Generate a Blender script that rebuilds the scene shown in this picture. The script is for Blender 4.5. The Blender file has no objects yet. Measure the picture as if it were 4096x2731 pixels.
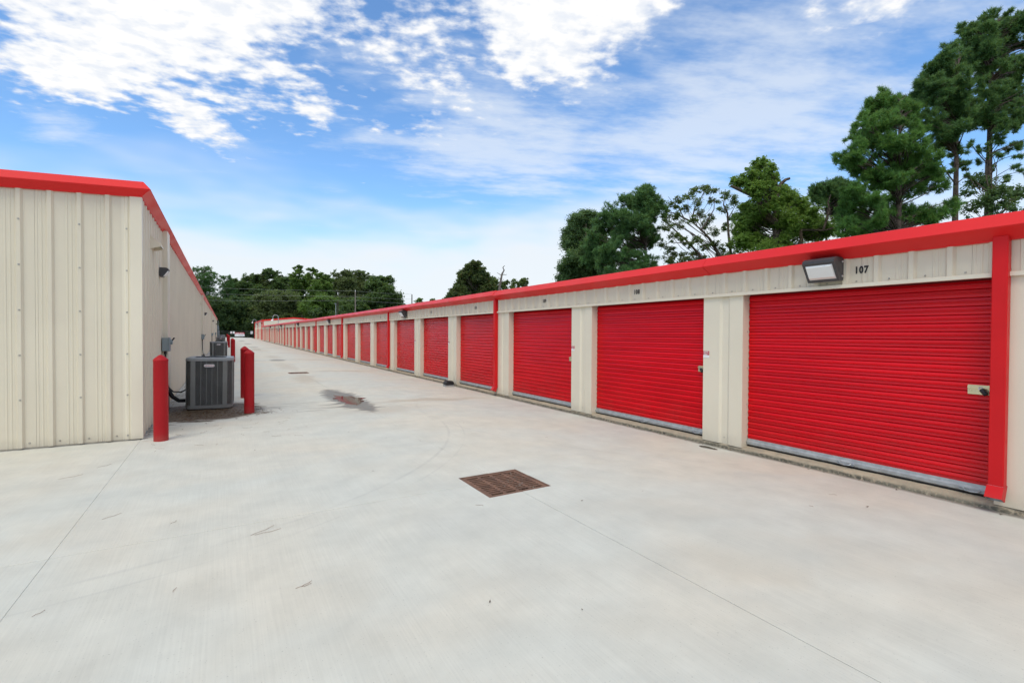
# Self-storage lane: two metal storage buildings, concrete drive, pines and broadleaf trees, cloudy blue sky
import bpy, math, random
import numpy as np
from mathutils import Matrix, Vector
R = math.radians
random.seed(7)
rng = np.random.default_rng(11)
sc = bpy.context.scene
col = sc.collection

# ---------------------------------------------------------------- camera
t, p, ro = 0.540013, 0.0151756, 0.0052441
fw = Vector((math.sin(t)*math.cos(p), math.cos(t)*math.cos(p), -math.sin(p)))
rt0 = Vector((math.cos(t), -math.sin(t), 0))
up0 = Vector((math.sin(t)*math.sin(p), math.cos(t)*math.sin(p), math.cos(p)))
rt = rt0*math.cos(ro)+up0*math.sin(ro); upv = up0*math.cos(ro)-rt0*math.sin(ro)
cam = bpy.data.objects.new('camera', bpy.data.cameras.new('camera'))
cam.data.lens = 36*1921.07/4096; cam.data.sensor_width = 36; cam.data.clip_start = .05; cam.data.clip_end = 5000
M = Matrix((rt, upv, -fw)).transposed().to_4x4(); M.translation = (0, 0, 1.5)
cam.matrix_world = M
col.objects.link(cam); sc.camera = cam

# ---------------------------------------------------------------- sky, sun, exposure
SKY_TINT = (1.52, 1.98, 2.30)
SUN_EL, SUN_AZ = 56.0, 224.0          # azimuth clockwise from +Y (the lane's far end)
w = bpy.data.worlds.new('World'); sc.world = w; w.use_nodes = True
nt = w.node_tree; nt.nodes.clear()
class NT:
    """tiny node helper: n('ShaderNodeMath', op, a, b)"""
    def __init__(s, tree): s.t = tree
    def n(s, typ, ins=None, **kw):
        nd = s.t.nodes.new(typ)
        for k, v in kw.items(): setattr(nd, k, v)
        if ins:
            for k, v in ins.items():
                i = nd.inputs[k]
                if isinstance(v, bpy.types.NodeSocket): s.t.links.new(v, i)
                else: i.default_value = v
        return nd
    def m(s, op, a, b=0.0, c=None, clamp=False):
        ins = {0: a, 1: b}
        if c is not None: ins[2] = c
        return s.n('ShaderNodeMath', ins, operation=op, use_clamp=clamp).outputs[0]
    def v(s, op, a, b=(0, 0, 0)):
        nd = s.n('ShaderNodeVectorMath', {0: a, 1: b}, operation=op)
        return nd.outputs['Value'] if op in ('LENGTH', 'DOT_PRODUCT', 'DISTANCE') else nd.outputs['Vector']
    def ramp(s, x, a, b, lo=0.0, hi=1.0, smooth=True):
        return s.n('ShaderNodeMapRange', {'Value': x, 'From Min': a, 'From Max': b, 'To Min': lo, 'To Max': hi},
                   interpolation_type='SMOOTHSTEP' if smooth else 'LINEAR').outputs[0]
    def mix(s, f, a, b, mode='MIX'):
        nd = s.n('ShaderNodeMix', data_type='RGBA', blend_type=mode)
        for i, x in zip((0, 6, 7), (f, a, b)):
            sk = nd.inputs[i]
            if isinstance(x, bpy.types.NodeSocket): s.t.links.new(x, sk)
            else: sk.default_value = x if i == 0 else (tuple(x)+(1,))[:4]
        return nd.outputs[2]
    def noise(s, vec, scale, detail=3, rough=.5, dist=0.0, dims='3D'):
        return s.n('ShaderNodeTexNoise', {'Vector': vec, 'Scale': scale, 'Detail': detail, 'Roughness': rough, 'Distortion': dist}, noise_dimensions=dims).outputs['Fac']
    def xf(s, vec, loc=(0, 0, 0), rot=0.0, scale=(1, 1, 1), typ='TEXTURE'):
        return s.n('ShaderNodeMapping', {'Vector': vec, 'Location': loc, 'Rotation': (0, 0, rot), 'Scale': scale}, vector_type=typ).outputs[0]
    def blob(s, vec, c, r, rot=0.0):
        """1 at the centre of an ellipse, 0 at its rim, negative outside"""
        q = s.xf(vec, (c[0], c[1], 0), rot, (r[0], r[1], 1))
        return s.m('SUBTRACT', 1.0, s.v('LENGTH', q))
S = NT(nt)
sky = S.n('ShaderNodeTexSky', sky_type='NISHITA', sun_disc=False, sun_elevation=R(SUN_EL), sun_rotation=R(SUN_AZ), altitude=50, air_density=1.0, dust_density=0.6, ozone_density=2.0)
d = S.n('ShaderNodeTexCoord').outputs['Generated']
dz = S.n('ShaderNodeSeparateXYZ', {0: d}).outputs[2]
dzc = S.m('ADD', S.m('MAXIMUM', dz, 0.0), .06)
q = S.v('DIVIDE', d, S.n('ShaderNodeCombineXYZ', {0: dzc, 1: dzc, 2: 1.0}).outputs[0])
q = S.n('ShaderNodeCombineXYZ', {0: S.n('ShaderNodeSeparateXYZ', {0: q}).outputs[0], 1: S.n('ShaderNodeSeparateXYZ', {0: q}).outputs[1], 2: 0.0}).outputs[0]
# altocumulus sheet: patches of coverage broken up by finer noise
blobs = [((-.24, 1.52), (.50, .74), -.25, 1.15), ((-.36, 2.00), (.26, .46), .45, 1), ((-.12, 2.30), (.14, .32), -.4, 1), ((.05, 1.46), (.27, .44), .2, 1), ((-.45, 1.00), (.62, .62), 0, 1.2),
         ((.83, 1.18), (.23, .40), -.6, 1.25), ((.88, 1.02), (.20, .24), 0, 1.2), ((.55, 1.45), (.13, .34), -.3, .18), ((.31, 2.02), (.09, .13), 0, .8), ((1.50, .60), (.14, .10), -.5, .6)]
blobs += [((0, -.35), (1.15, .85), .2, 1.2), ((-2.2, .3), (1.0, .8), .3, 1), ((-1.4, -1.4), (1.1, 1.0), .2, 1), ((1.1, -1.3), (1.2, .9), .7, 1), ((2.8, -.6), (.9, 1.0), 0, 1)]   # the sheet goes on overhead and behind, veiling the sun
cov = None
for c, r, a, k in blobs:
    b = S.m('MAXIMUM', S.m('MULTIPLY', S.blob(q, c, r, a), k), -0.8)
    cov = b if cov is None else S.m('MAXIMUM', cov, b)
qs = S.xf(q, (0, 0, 0), R(-20), (1.15, .95, 1))
big = S.noise(qs, 4.2, 2, .5)
fine = S.noise(qs, 16.0, 4, .52)
den = S.m('ADD', S.m('MULTIPLY', cov, 1.0), S.m('MULTIPLY', S.m('SUBTRACT', big, .5), 1.5))
den = S.m('ADD', den, S.m('MULTIPLY', S.m('SUBTRACT', fine, .5), 1.7))
alto = S.ramp(den, -.12, .50)
# thin high cirrus
qc = S.xf(q, (0, 0, 0), R(-22), (1.7, .85, 1))
cir = S.noise(qc, 3.6, 5, .62)
cov2 = S.m('MAXIMUM', S.m('MAXIMUM', S.blob(q, (1.75, 1.30), (.95, .80), .4), S.blob(q, (1.15, 1.95), (.7, .6), .2)), S.m('MAXIMUM', S.blob(q, (-.58, 2.65), (.12, .2), .3), S.blob(q, (-1.2, -1.6), (2.2, 1.6), .3)))
cirrus = S.m('MULTIPLY', S.ramp(S.m('ADD', S.m('MULTIPLY', S.m('MAXIMUM', cov2, -.6), .30), S.m('SUBTRACT', cir, .5)), -.10, .30), .62)
# pale bank of cloud low over the horizon
low = S.noise(S.xf(d, (0, 0, 0), 0, (1, 1, 3.4), 'POINT'), 2.6, 3, .55)
bank = S.ramp(S.m('ADD', dz, S.m('MULTIPLY', S.m('SUBTRACT', low, .5), .38)), .30, .11)
base = S.mix(1.0, sky.outputs[0], SKY_TINT, 'MULTIPLY')
c1 = S.mix(S.m('MULTIPLY', bank, .94), base, (8.75, 9.2, 9.55))
c2 = S.mix(cirrus, c1, (8.9, 9.4, 9.9))
shade = S.ramp(S.m('ADD', S.m('MULTIPLY', den, .55), S.m('MULTIPLY', S.m('SUBTRACT', fine, .5), 1.3)), .05, .62)
cloudcol = S.mix(shade, (8.5, 8.9, 9.6), (10.6, 10.5, 10.3))
c3 = S.mix(alto, c2, cloudcol)
below = S.mix(S.ramp(dz, -.05, 0.0), (3.2, 3.2, 2.8), c3)
bg = S.n('ShaderNodeBackground', {'Color': below, 'Strength': .1})
S.n('ShaderNodeOutputWorld', {0: bg.outputs[0]})
sun = bpy.data.objects.new('sun', bpy.data.lights.new('sun', 'SUN'))
sun.data.energy = 1.5; sun.data.angle = R(30); sun.data.color = (1.0, .93, .80)
sv = Vector((math.sin(R(SUN_AZ))*math.cos(R(SUN_EL)), math.cos(R(SUN_AZ))*math.cos(R(SUN_EL)), math.sin(R(SUN_EL))))
sun.rotation_euler = sv.to_track_quat('Z', 'Y').to_euler(); sun.location = (0, 0, 30)
col.objects.link(sun)
vs = sc.view_settings
vs.view_transform = 'Standard'; vs.look = 'None'; vs.exposure = 0.0; vs.gamma = 1.0; vs.use_curve_mapping = False
sc.cycles.max_bounces = 5; sc.cycles.diffuse_bounces = 3; sc.cycles.glossy_bounces = 3; w.cycles.sampling_method = 'MANUAL'; w.cycles.sample_map_resolution = 512; sc.cycles.transparent_max_bounces = 4; sc.cycles.adaptive_threshold = .02; sc.cycles.sample_clamp_indirect = 8

# ---------------------------------------------------------------- helpers
XW, XL, YL = 6.086, -1.013, 8.455     # wall planes
PD, Y0 = 3.1475, 1.4926               # door pitch and first door of the right building
def sst(a, b, x):
    u = min(1, max(0, (x-a)/(b-a))); return u*u*(3-2*u)
def gy(Y): return .002*max(0.0, Y-25)
def gz(X, Y): return gy(Y)-.10*sst(3.2, 6.0, X)

class MB:
    def __init__(s): s.v = []; s.f = []; s.mi = []
    def add(s, vs_, fs, mi=0):
        k = len(s.v); s.v += [tuple(x) for x in vs_]; s.f += [tuple(i+k for i in f) for f in fs]; s.mi += [mi]*len(fs); return s
    def box(s, x0, x1, y0, y1, z0, z1, mi=0):
        return s.add([(x, y, z) for z in (z0, z1) for x, y in ((x0, y0), (x1, y0), (x1, y1), (x0, y1))],
                     [(0, 3, 2, 1), (4, 5, 6, 7), (0, 1, 5, 4), (1, 2, 6, 5), (2, 3, 7, 6), (3, 0, 4, 7)], mi)
    def bbox(s, x0, x1, y0, y1, z0, z1, b=.006, mi=0):
        """box with chamfered edges"""
        c = [(x0, x1), (y0, y1), (z0, z1)]; vs_ = []; idx = {}
        for i in (0, 1):
            for j in (0, 1):
                for k in (0, 1):
                    P = [c[0][i], c[1][j], c[2][k]]; sg = [(1, -1)[i], (1, -1)[j], (1, -1)[k]]
                    for a in range(3):
                        Q = list(P)
                        for o in range(3):
                            if o != a: Q[o] += sg[o]*b
                        idx[(i, j, k, a)] = len(vs_); vs_.append(Q)
        fs = []
        for a in range(3):
            o1, o2 = [(1, 2), (2, 0), (0, 1)][a]
            for e in (0, 1):
                quad = []
                for (u, v_) in ((0, 0), (1, 0), (1, 1), (0, 1)):
                    ijk = [0, 0, 0]; ijk[a] = e; ijk[o1] = u; ijk[o2] = v_; quad.append(idx[(*ijk, a)])
                fs.append(tuple(quad if e else quad[::-1]))
        for a in range(3):                       # edge chamfers along axis a
            o1, o2 = [(1, 2), (2, 0), (0, 1)][a]
            for u in (0, 1):
                for v_ in (0, 1):
                    k0 = [0, 0, 0]; k0[o1] = u; k0[o2] = v_; k1 = list(k0); k1[a] = 1
                    fq = (idx[(*k0, o1)], idx[(*k1, o1)], idx[(*k1, o2)], idx[(*k0, o2)])
                    fs.append(fq if (u ^ v_) else fq[::-1])
        for i in (0, 1):
            for j in (0, 1):
                for k in (0, 1):
                    tr = (idx[(i, j, k, 0)], idx[(i, j, k, 1)], idx[(i, j, k, 2)])
                    fs.append(tr if (i+j+k) % 2 else tr[::-1])
        return s.add(vs_, fs, mi)
    def extr(s, prof, a0, a1, axis='y', closed=True, caps=True, mi=0):
        """extrude a 2D profile: axis y -> (x,z) profile, axis x -> (y,z), axis z -> (x,y)"""
        n = len(prof)
        def P(q_, a): return {'y': (q_[0], a, q_[1]), 'x': (a, q_[0], q_[1]), 'z': (q_[0], q_[1], a)}[axis]
        vs_ = [P(q_, a0) for q_ in prof]+[P(q_, a1) for q_ in prof]
        fs = [(i, (i+1) % n, (i+1) % n+n, i+n) for i in range(n if closed else n-1)]
        if caps and closed: fs += [tuple(range(n))[::-1], tuple(range(n, 2*n))]
        return s.add(vs_, fs, mi)
    def tube(s, path, rad, n=8, mi=0, cap=True):
        path = [Vector(q_) for q_ in path]; rad = rad if hasattr(rad, '__len__') else [rad]*len(path)
        k = len(s.v); prev = None
        for i, P in enumerate(path):
            T = (path[min(i+1, len(path)-1)]-path[max(i-1, 0)]).normalized()
            if prev is None: a = T.orthogonal().normalized()
            else: a = (prev-T*prev.dot(T)).normalized()
            prev = a; b = T.cross(a)
            for j in range(n):
                th = 2*math.pi*j/n; s.v.append(tuple(P+(a*math.cos(th)+b*math.sin(th))*rad[i]))
        for i in range(len(path)-1):
            for j in range(n):
                s.f.append((k+i*n+j, k+i*n+(j+1) % n, k+(i+1)*n+(j+1) % n, k+(i+1)*n+j)); s.mi.append(mi)
        if cap:
            s.f.append(tuple(range(k, k+n))[::-1]); s.mi.append(mi)
            e = k+(len(path)-1)*n; s.f.append(tuple(range(e, e+n))); s.mi.append(mi)
        return s
    def lathe(s, prof, c=(0, 0, 0), n=28, mi=0):
        k = len(s.v)
        for r_, z in prof:
            for j in range(n):
                th = 2*math.pi*j/n; s.v.append((c[0]+r_*math.cos(th), c[1]+r_*math.sin(th), c[2]+z))
        for i in range(len(prof)-1):
            for j in range(n):
                s.f.append((k+i*n+j, k+i*n+(j+1) % n, k+(i+1)*n+(j+1) % n, k+(i+1)*n+j)); s.mi.append(mi)
        s.f.append(tuple(range(k, k+n))[::-1]); s.mi.append(mi)
        e = k+(len(prof)-1)*n; s.f.append(tuple(range(e, e+n))); s.mi.append(mi)
        return s
    def mesh(s, name, mats, smooth=None):
        me = bpy.data.meshes.new(name); me.from_pydata(s.v, [], s.f)
        for m_ in (mats if isinstance(mats, (list, tuple)) else [mats]): me.materials.append(m_)
        if any(s.mi): me.polygons.foreach_set('material_index', s.mi)
        if smooth is not None:
            me.polygons.foreach_set('use_smooth', [True]*len(me.polygons)); me.set_sharp_from_angle(angle=R(smooth))
        me.update(); return me

def put(name, me, parent=None, loc=(0, 0, 0), rot=(0, 0, 0)):
    o = bpy.data.objects.new(name, me); o.location = loc; o.rotation_euler = rot
    if parent is not None: o.parent = parent
    col.objects.link(o); return o
def tag(o, label=None, cat=None, group=None, kind=None):
    if label: o['label'] = label
    if cat: o['category'] = cat
    if group: o['group'] = group
    if kind: o['kind'] = kind
    return o
def thing(name, label, cat, loc=(0, 0, 0), rot=(0, 0, 0), group=None):
    return tag(put(name, None, None, loc, rot), label, cat, group)
def world_part(name, mb, mat, parent, smooth=None, kind=None):
    """mesh given in world coordinates, under an unrotated parent"""
    L = parent.location if parent else Vector((0, 0, 0))
    mb.v = [(a-L[0], b-L[1], c-L[2]) for a, b, c in mb.v]
    o = put(name, mb.mesh(name, mat, smooth), parent)
    if kind: o['kind'] = kind
    return o
def fast_mesh(name, V, F, mat):
    """V (n,3) float array, F (m,k) int array"""
    me = bpy.data.meshes.new(name); V = np.asarray(V, np.float32); F = np.asarray(F, np.int32); m_, k = F.shape
    me.vertices.add(len(V)); me.vertices.foreach_set('co', V.ravel())
    me.loops.add(m_*k); me.loops.foreach_set('vertex_index', F.ravel())
    me.polygons.add(m_); me.polygons.foreach_set('loop_start', np.arange(0, m_*k, k, dtype=np.int32))
    me.materials.append(mat); me.update(calc_edges=True); return me
def text_mesh(name, s, size, mat, bold=0.0, sx=1.0, shear=0.0, align='CENTER', sp=1.0):
    cu = bpy.data.curves.new(name, 'FONT'); cu.body = s; cu.size = size; cu.offset = bold; cu.shear = shear
    cu.align_x = align; cu.align_y = 'CENTER'; cu.space_character = sp; cu.resolution_u = 3
    o = bpy.data.objects.new(name, cu); col.objects.link(o)
    bpy.context.view_layer.update()
    me = bpy.data.meshes.new_from_object(o.evaluated_get(bpy.context.evaluated_depsgraph_get()))
    bpy.data.objects.remove(o); bpy.data.curves.remove(cu)
    for v_ in me.vertices: v_.co.x *= sx
    me.materials.clear(); me.materials.append(mat); me.name = name; return me
FACE_W = Matrix(((0, 0, -1), (-1, 0, 0), (0, 1, 0))).to_euler()      # reads when looking toward +X
FACE_S = Matrix(((1, 0, 0), (0, 0, -1), (0, 1, 0))).to_euler()       # reads when looking toward +Y

# ---------------------------------------------------------------- materials
def new_mat(name):
    m_ = bpy.data.materials.new(name); m_.use_nodes = True; m_.node_tree.nodes.clear(); return m_, NT(m_.node_tree)
def finish(T, color, rough=.5, spec=.5, metal=0.0, bump=None, bstr=.2, bdist=.01, coat=0.0, coat_rough=.2):
    b = T.n('ShaderNodeBsdfPrincipled', {'Base Color': color if isinstance(color, bpy.types.NodeSocket) else (tuple(color)+(1,))[:4], 'Roughness': rough, 'Specular IOR Level': spec, 'Metallic': metal, 'Coat Weight': coat, 'Coat Roughness': coat_rough})
    if bump is not None:
        T.t.links.new(T.n('ShaderNodeBump', {'Height': bump, 'Strength': bstr, 'Distance': bdist}).outputs[0], b.inputs['Normal'])
    T.n('ShaderNodeOutputMaterial', {0: b.outputs[0]}); return b
def pos(T): return T.n('ShaderNodeNewGeometry').outputs['Position']
def paint(name, colr, rough=.42, spec=.5, var=.06, scale=1.3, streak=None, bstr=0.0, bscale=3.0, dirt=0.0, grain=.0):
    """painted metal: faint tone drift, vertical weather streaks, oil-canning bump"""
    m_, T = new_mat(name); P = pos(T)
    n1 = T.noise(P, scale, 4, .55)
    f = T.ramp(n1, .3, .7, 1-var, 1+var)
    c = T.mix(1.0, colr, T.n('ShaderNodeCombineColor', {0: f, 1: f, 2: f}).outputs[0], 'MULTIPLY')
    if streak:
        st = T.noise(T.xf(P, (0, 0, 0), 0, streak, 'POINT'), 1.0, 4, .6)
        c = T.mix(T.ramp(st, .5, .85, 0, .07), c, tuple(x*.72 for x in colr))
    if dirt:
        z = T.n('ShaderNodeSeparateXYZ', {0: P}).outputs[2]
        dn = T.m('MULTIPLY', T.ramp(T.m('ADD', z, T.m('MULTIPLY', T.noise(P, 7, 4), .25)), .30, .02), dirt)
        c = T.mix(dn, c, (.22, .19, .14))
    if grain:
        g = T.ramp(T.noise(P, 240, 2), .3, .7, 1-grain, 1+grain)
        c = T.mix(1.0, c, T.n('ShaderNodeCombineColor', {0: g, 1: g, 2: g}).outputs[0], 'MULTIPLY')
    bp = None
    if bstr: bp = T.noise(P, bscale, 3, .5)
    rr = T.ramp(T.noise(P, scale*2.2, 3), .3, .7, rough*.85, rough*1.15)
    finish(T, c, rr, spec, bump=bp, bstr=bstr, bdist=.02); return m_
BEIGE = paint('beige_metal', (.68, .620, .490), .42, .45, .035, .8, (6, 6, .35), .10, 2.0, .35, .02)
BEIGE_TRIM = paint('beige_trim', (.74, .680, .545), .42, .4, .03, 1.0, None, .05, 2.0, .25, .02)
RED_TRIM = paint('red_trim', (.72, .020, .021), .40, .26, .05, .7, (2, 2, .3), .05, 1.5, 0, .03)
RED_SPOUT = paint('red_downspout', (.62, .010, .014), .42, .22, .05, 1.5, None, .05, 2.0, .2, .03)
BOLLARD = paint('bollard_red', (.38, .009, .014), .5, .22, .06, 3, (8, 8, .6), 0, 1, .25, .05)
def door_paint():
    m_, T = new_mat('door_red'); P = pos(T)
    n1 = T.noise(T.xf(P, (0, 0, 0), 0, (1, .5, 5), 'POINT'), 1.2, 4, .55)
    f = T.ramp(n1, .3, .7, .90, 1.08)
    c = T.mix(1.0, (.69, .004, .011), T.n('ShaderNodeCombineColor', {0: f, 1: f, 2: f}).outputs[0], 'MULTIPLY')
    sc_ = T.noise(T.xf(P, (0, 0, 0), 0, (1, 3.5, 16), 'POINT'), 1.3, 4, .7)
    c = T.mix(T.ramp(sc_, .70, .80, 0, .35), c, (.35, .05, .04))
    z = T.n('ShaderNodeSeparateXYZ', {0: P}).outputs[2]
    low = T.m('MULTIPLY', T.ramp(T.m('ADD', z, T.m('MULTIPLY', T.noise(P, 2.4, 4), .9)), .95, .35), .22)
    c = T.mix(low, c, (.40, .055, .045))
    bp = T.noise(T.xf(P, (0, 0, 0), 0, (1, .55, 1.6), 'POINT'), 1.3, 2, .5)
    finish(T, c, .27, .30, bump=bp, bstr=.40, bdist=.03); return m_
DOOR = door_paint()
DOOR_DARK = paint('door_red_dark', (.30, .006, .010), .5)
def metal(name, c, rough=.45, var=.12, met=.85, scale=14):
    m_, T = new_mat(name); P = pos(T)
    n1 = T.noise(P, scale, 4, .6); f = T.ramp(n1, .3, .7, 1-var, 1+var)
    cc = T.mix(1.0, c, T.n('ShaderNodeCombineColor', {0: f, 1: f, 2: f}).outputs[0], 'MULTIPLY')
    finish(T, cc, T.ramp(n1, .3, .7, rough*.8, rough*1.2), .5, met); return m_
GALV = metal('galvanised', (.40, .43, .44), .5, .14, .55)
BRASS = metal('zinc_yellow', (.72, .66, .44), .3, .1, .8)
STEEL = metal('steel', (.5, .5, .5), .35)
GREY_BOX = paint('grey_enamel', (.25, .30, .31), .5)
BLACK = paint('black_plastic', (.018, .019, .02), .5, .4, .2, 20)
RUBBER = paint('black_rubber', (.012, .012, .013), .6, .3, .2, 20)
BRONZE = paint('bronze_casting', (.055, .055, .058), .45, .5, .15, 9, None, 0, 1, 0, .15)
AC_GREY = paint('charcoal_enamel', (.190, .192, .178), .45, .5, .08, 4)
AC_TOP = paint('grey_cover', (.24, .25, .25), .4, .5, .08, 4)
COIL = paint('coil_black', (.012, .013, .016), .6)
WHITE = paint('white_plate', (.78, .79, .78), .4)
PRINT_BLACK = paint('print_black', (.015, .015, .016), .6)
PRINT_RED = paint('print_red', (.45, .012, .03), .5)
PRINT_WHITE = paint('print_white', (.80, .80, .80), .5)
PRINT_GREY = paint('print_grey', (.35, .36, .38), .5)
IRON = paint('black_iron', (.02, .021, .022), .5)
POLE_WOOD = paint('weathered_pole', (.22, .19, .165), .8, .2, .2, 3, (20, 20, .5))
POLE_DARK = paint('dark_pole', (.07, .055, .05), .85, .2, .2, 3)
SCREW = metal('screw_head', (.42, .40, .36), .4, .1, .6)
ROOF = paint('roof_sheet', (.55, .55, .53), .5)
def lens_mat():
    m_, T = new_mat('lamp_glass'); P = pos(T)
    rib = T.n('ShaderNodeTexWave', {'Vector': P, 'Scale': 42.0, 'Distortion': .4}, bands_direction='Z').outputs['Fac']
    finish(T, T.mix(T.ramp(rib, .2, .8), (.76, .79, .77), (.88, .90, .88)), .25, .5, bump=rib, bstr=.2, bdist=.004); return m_
LENS = lens_mat()
def rust_mat():
    m_, T = new_mat('rusty_iron'); P = pos(T)
    n1 = T.noise(P, 9, 5, .65); n2 = T.noise(P, 55, 3)
    c = T.mix(T.ramp(n1, .35, .66), (.15, .090, .066), (.23, .130, .088))
    c = T.mix(T.ramp(n2, .55, .8, 0, .4), c, (.14, .095, .075))
    finish(T, c, .85, .2, bump=n2, bstr=.4, bdist=.004); return m_
RUST = rust_mat()
def simple_noise(name, a, b, scale, rough=.9, bstr=.5, detail=5, bdist=.02):
    m_, T = new_mat(name); P = pos(T); n1 = T.noise(P, scale, detail, .6)
    finish(T, T.mix(T.ramp(n1, .35, .65), a, b), rough, .2, bump=n1, bstr=bstr, bdist=bdist); return m_
PIT = simple_noise('pit_dirt', (.012, .008, .006), (.03, .02, .014), 12)
BARK = simple_noise('bark', (.055, .045, .036), (.16, .125, .10), 7, .95, .9, 6, .05)
BARK_PINE = simple_noise('pine_bark', (.05, .040, .035), (.13, .10, .085), 6, .95, .9, 6, .05)
DEADWOOD = simple_noise('dead_wood', (.10, .085, .075), (.22, .19, .17), 6, .95, .6)
GRASS = simple_noise('grass_ground', (.045, .075, .020), (.12, .13, .05), .9, .95, .6, 6)
LITTER = simple_noise('leaf_litter', (.05, .030, .016), (.17, .11, .06), 30, .9)
LITTER_GREY = simple_noise('grey_litter', (.09, .08, .07), (.24, .22, .19), 40, .9)
NEEDLE_RED = simple_noise('dry_needles', (.17, .07, .04), (.26, .14, .08), 30, .9)
def leaf_mat(name, c0, c1, trans=.35, c2=None):
    trans += .18
    m_, T = new_mat(name)
    g = T.n('ShaderNodeNewGeometry'); rnd = g.outputs['Random Per Island']
    big = T.noise(g.outputs['Position'], 1.3 if 'far' not in name else .45, 2)
    cc = T.mix(T.m('ADD', T.m('MULTIPLY', rnd, .45), T.m('MULTIPLY', T.ramp(big, .38, .62), .55)), c0, c1)
    if c2: cc = T.mix(T.ramp(rnd, .93, .96), cc, c2)
    b = T.n('ShaderNodeBsdfPrincipled', {'Base Color': cc, 'Roughness': .48, 'Specular IOR Level': .35})
    tr = T.n('ShaderNodeBsdfTranslucent', {'Color': T.mix(.6, cc, (.34, .46, .09))})
    mx = T.n('ShaderNodeMixShader', {0: trans, 1: b.outputs[0], 2: tr.outputs[0]})
    T.n('ShaderNodeOutputMaterial', {0: mx.outputs[0]}); return m_
LEAF_OAK = leaf_mat('oak_leaves', (0.056, 0.120, 0.050), (0.125, 0.225, 0.090), .25)
LEAF_BRIGHT = leaf_mat('bright_leaves', (0.115, 0.235, 0.045), (0.240, 0.400, 0.075), .4)
LEAF_OLIVE = leaf_mat('olive_leaves', (0.070, 0.118, 0.042), (0.150, 0.215, 0.068), .35, (.16, .10, .03))
LEAF_MAGNOLIA = leaf_mat('magnolia_leaves', (0.044, 0.086, 0.034), (0.125, 0.160, 0.052), .2, (.16, .10, .035))
LEAF_FAR = [leaf_mat('far_leaves_a', (0.055, 0.110, 0.042), (0.120, 0.200, 0.066), .3), leaf_mat('far_leaves_b', (0.080, 0.160, 0.036), (0.170, 0.290, 0.062), .35),
            leaf_mat('far_leaves_c', (0.084, 0.120, 0.052), (0.160, 0.200, 0.082), .3), leaf_mat('far_leaves_d', (0.036, 0.077, 0.034), (0.070, 0.126, 0.048), .25)]
NEEDLE = leaf_mat('pine_needles', (0.052, 0.155, 0.042), (0.160, 0.370, 0.088), .25)
NEEDLE_DEEP = leaf_mat('deep_pine_needles', (0.050, 0.136, 0.056), (0.135, 0.290, 0.105), .25)

TRAILS = [(4.1, 10.5, 2.0, .38, .10, .55), (2.6, 9.4, 1.2, .7, .2, .35), (4.2, 20.2, 2.0, .45, .05, .5), (2.3, 17.3, .5, 2.6, -.05, .45), (2.4, 24, .5, 4, 0, .3), (4.2, 29.6, 2.0, .6, .05, .5), (4.2, 39, 2.0, .7, .05, .4), (4.0, 51.5, 2.2, 1.0, .05, .4), (3.2, 2.9, 1.0, .55, -.5, .16), (3.3, 1.9, 1.5, .5, -.4, .16), (2.6, 33, .6, 3, 0, .35), (2.6, 46, .8, 7, 0, .25)]
WETS = [(2.5, 29.2, .45, 1.1), (2.5, 54.0, .5, 1.6), (2.6, 70, .5, 2.2), (2.5, 92, .5, 3.5), (1.5, 29.0, 1.0, .12)]
ARCS = [(-1.55, 8.55, 4.83, .035, .18), (-1.55, 8.55, 5.06, .02, .12), (8.6, 8.0, 5.4, .06, .10)]
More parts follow.
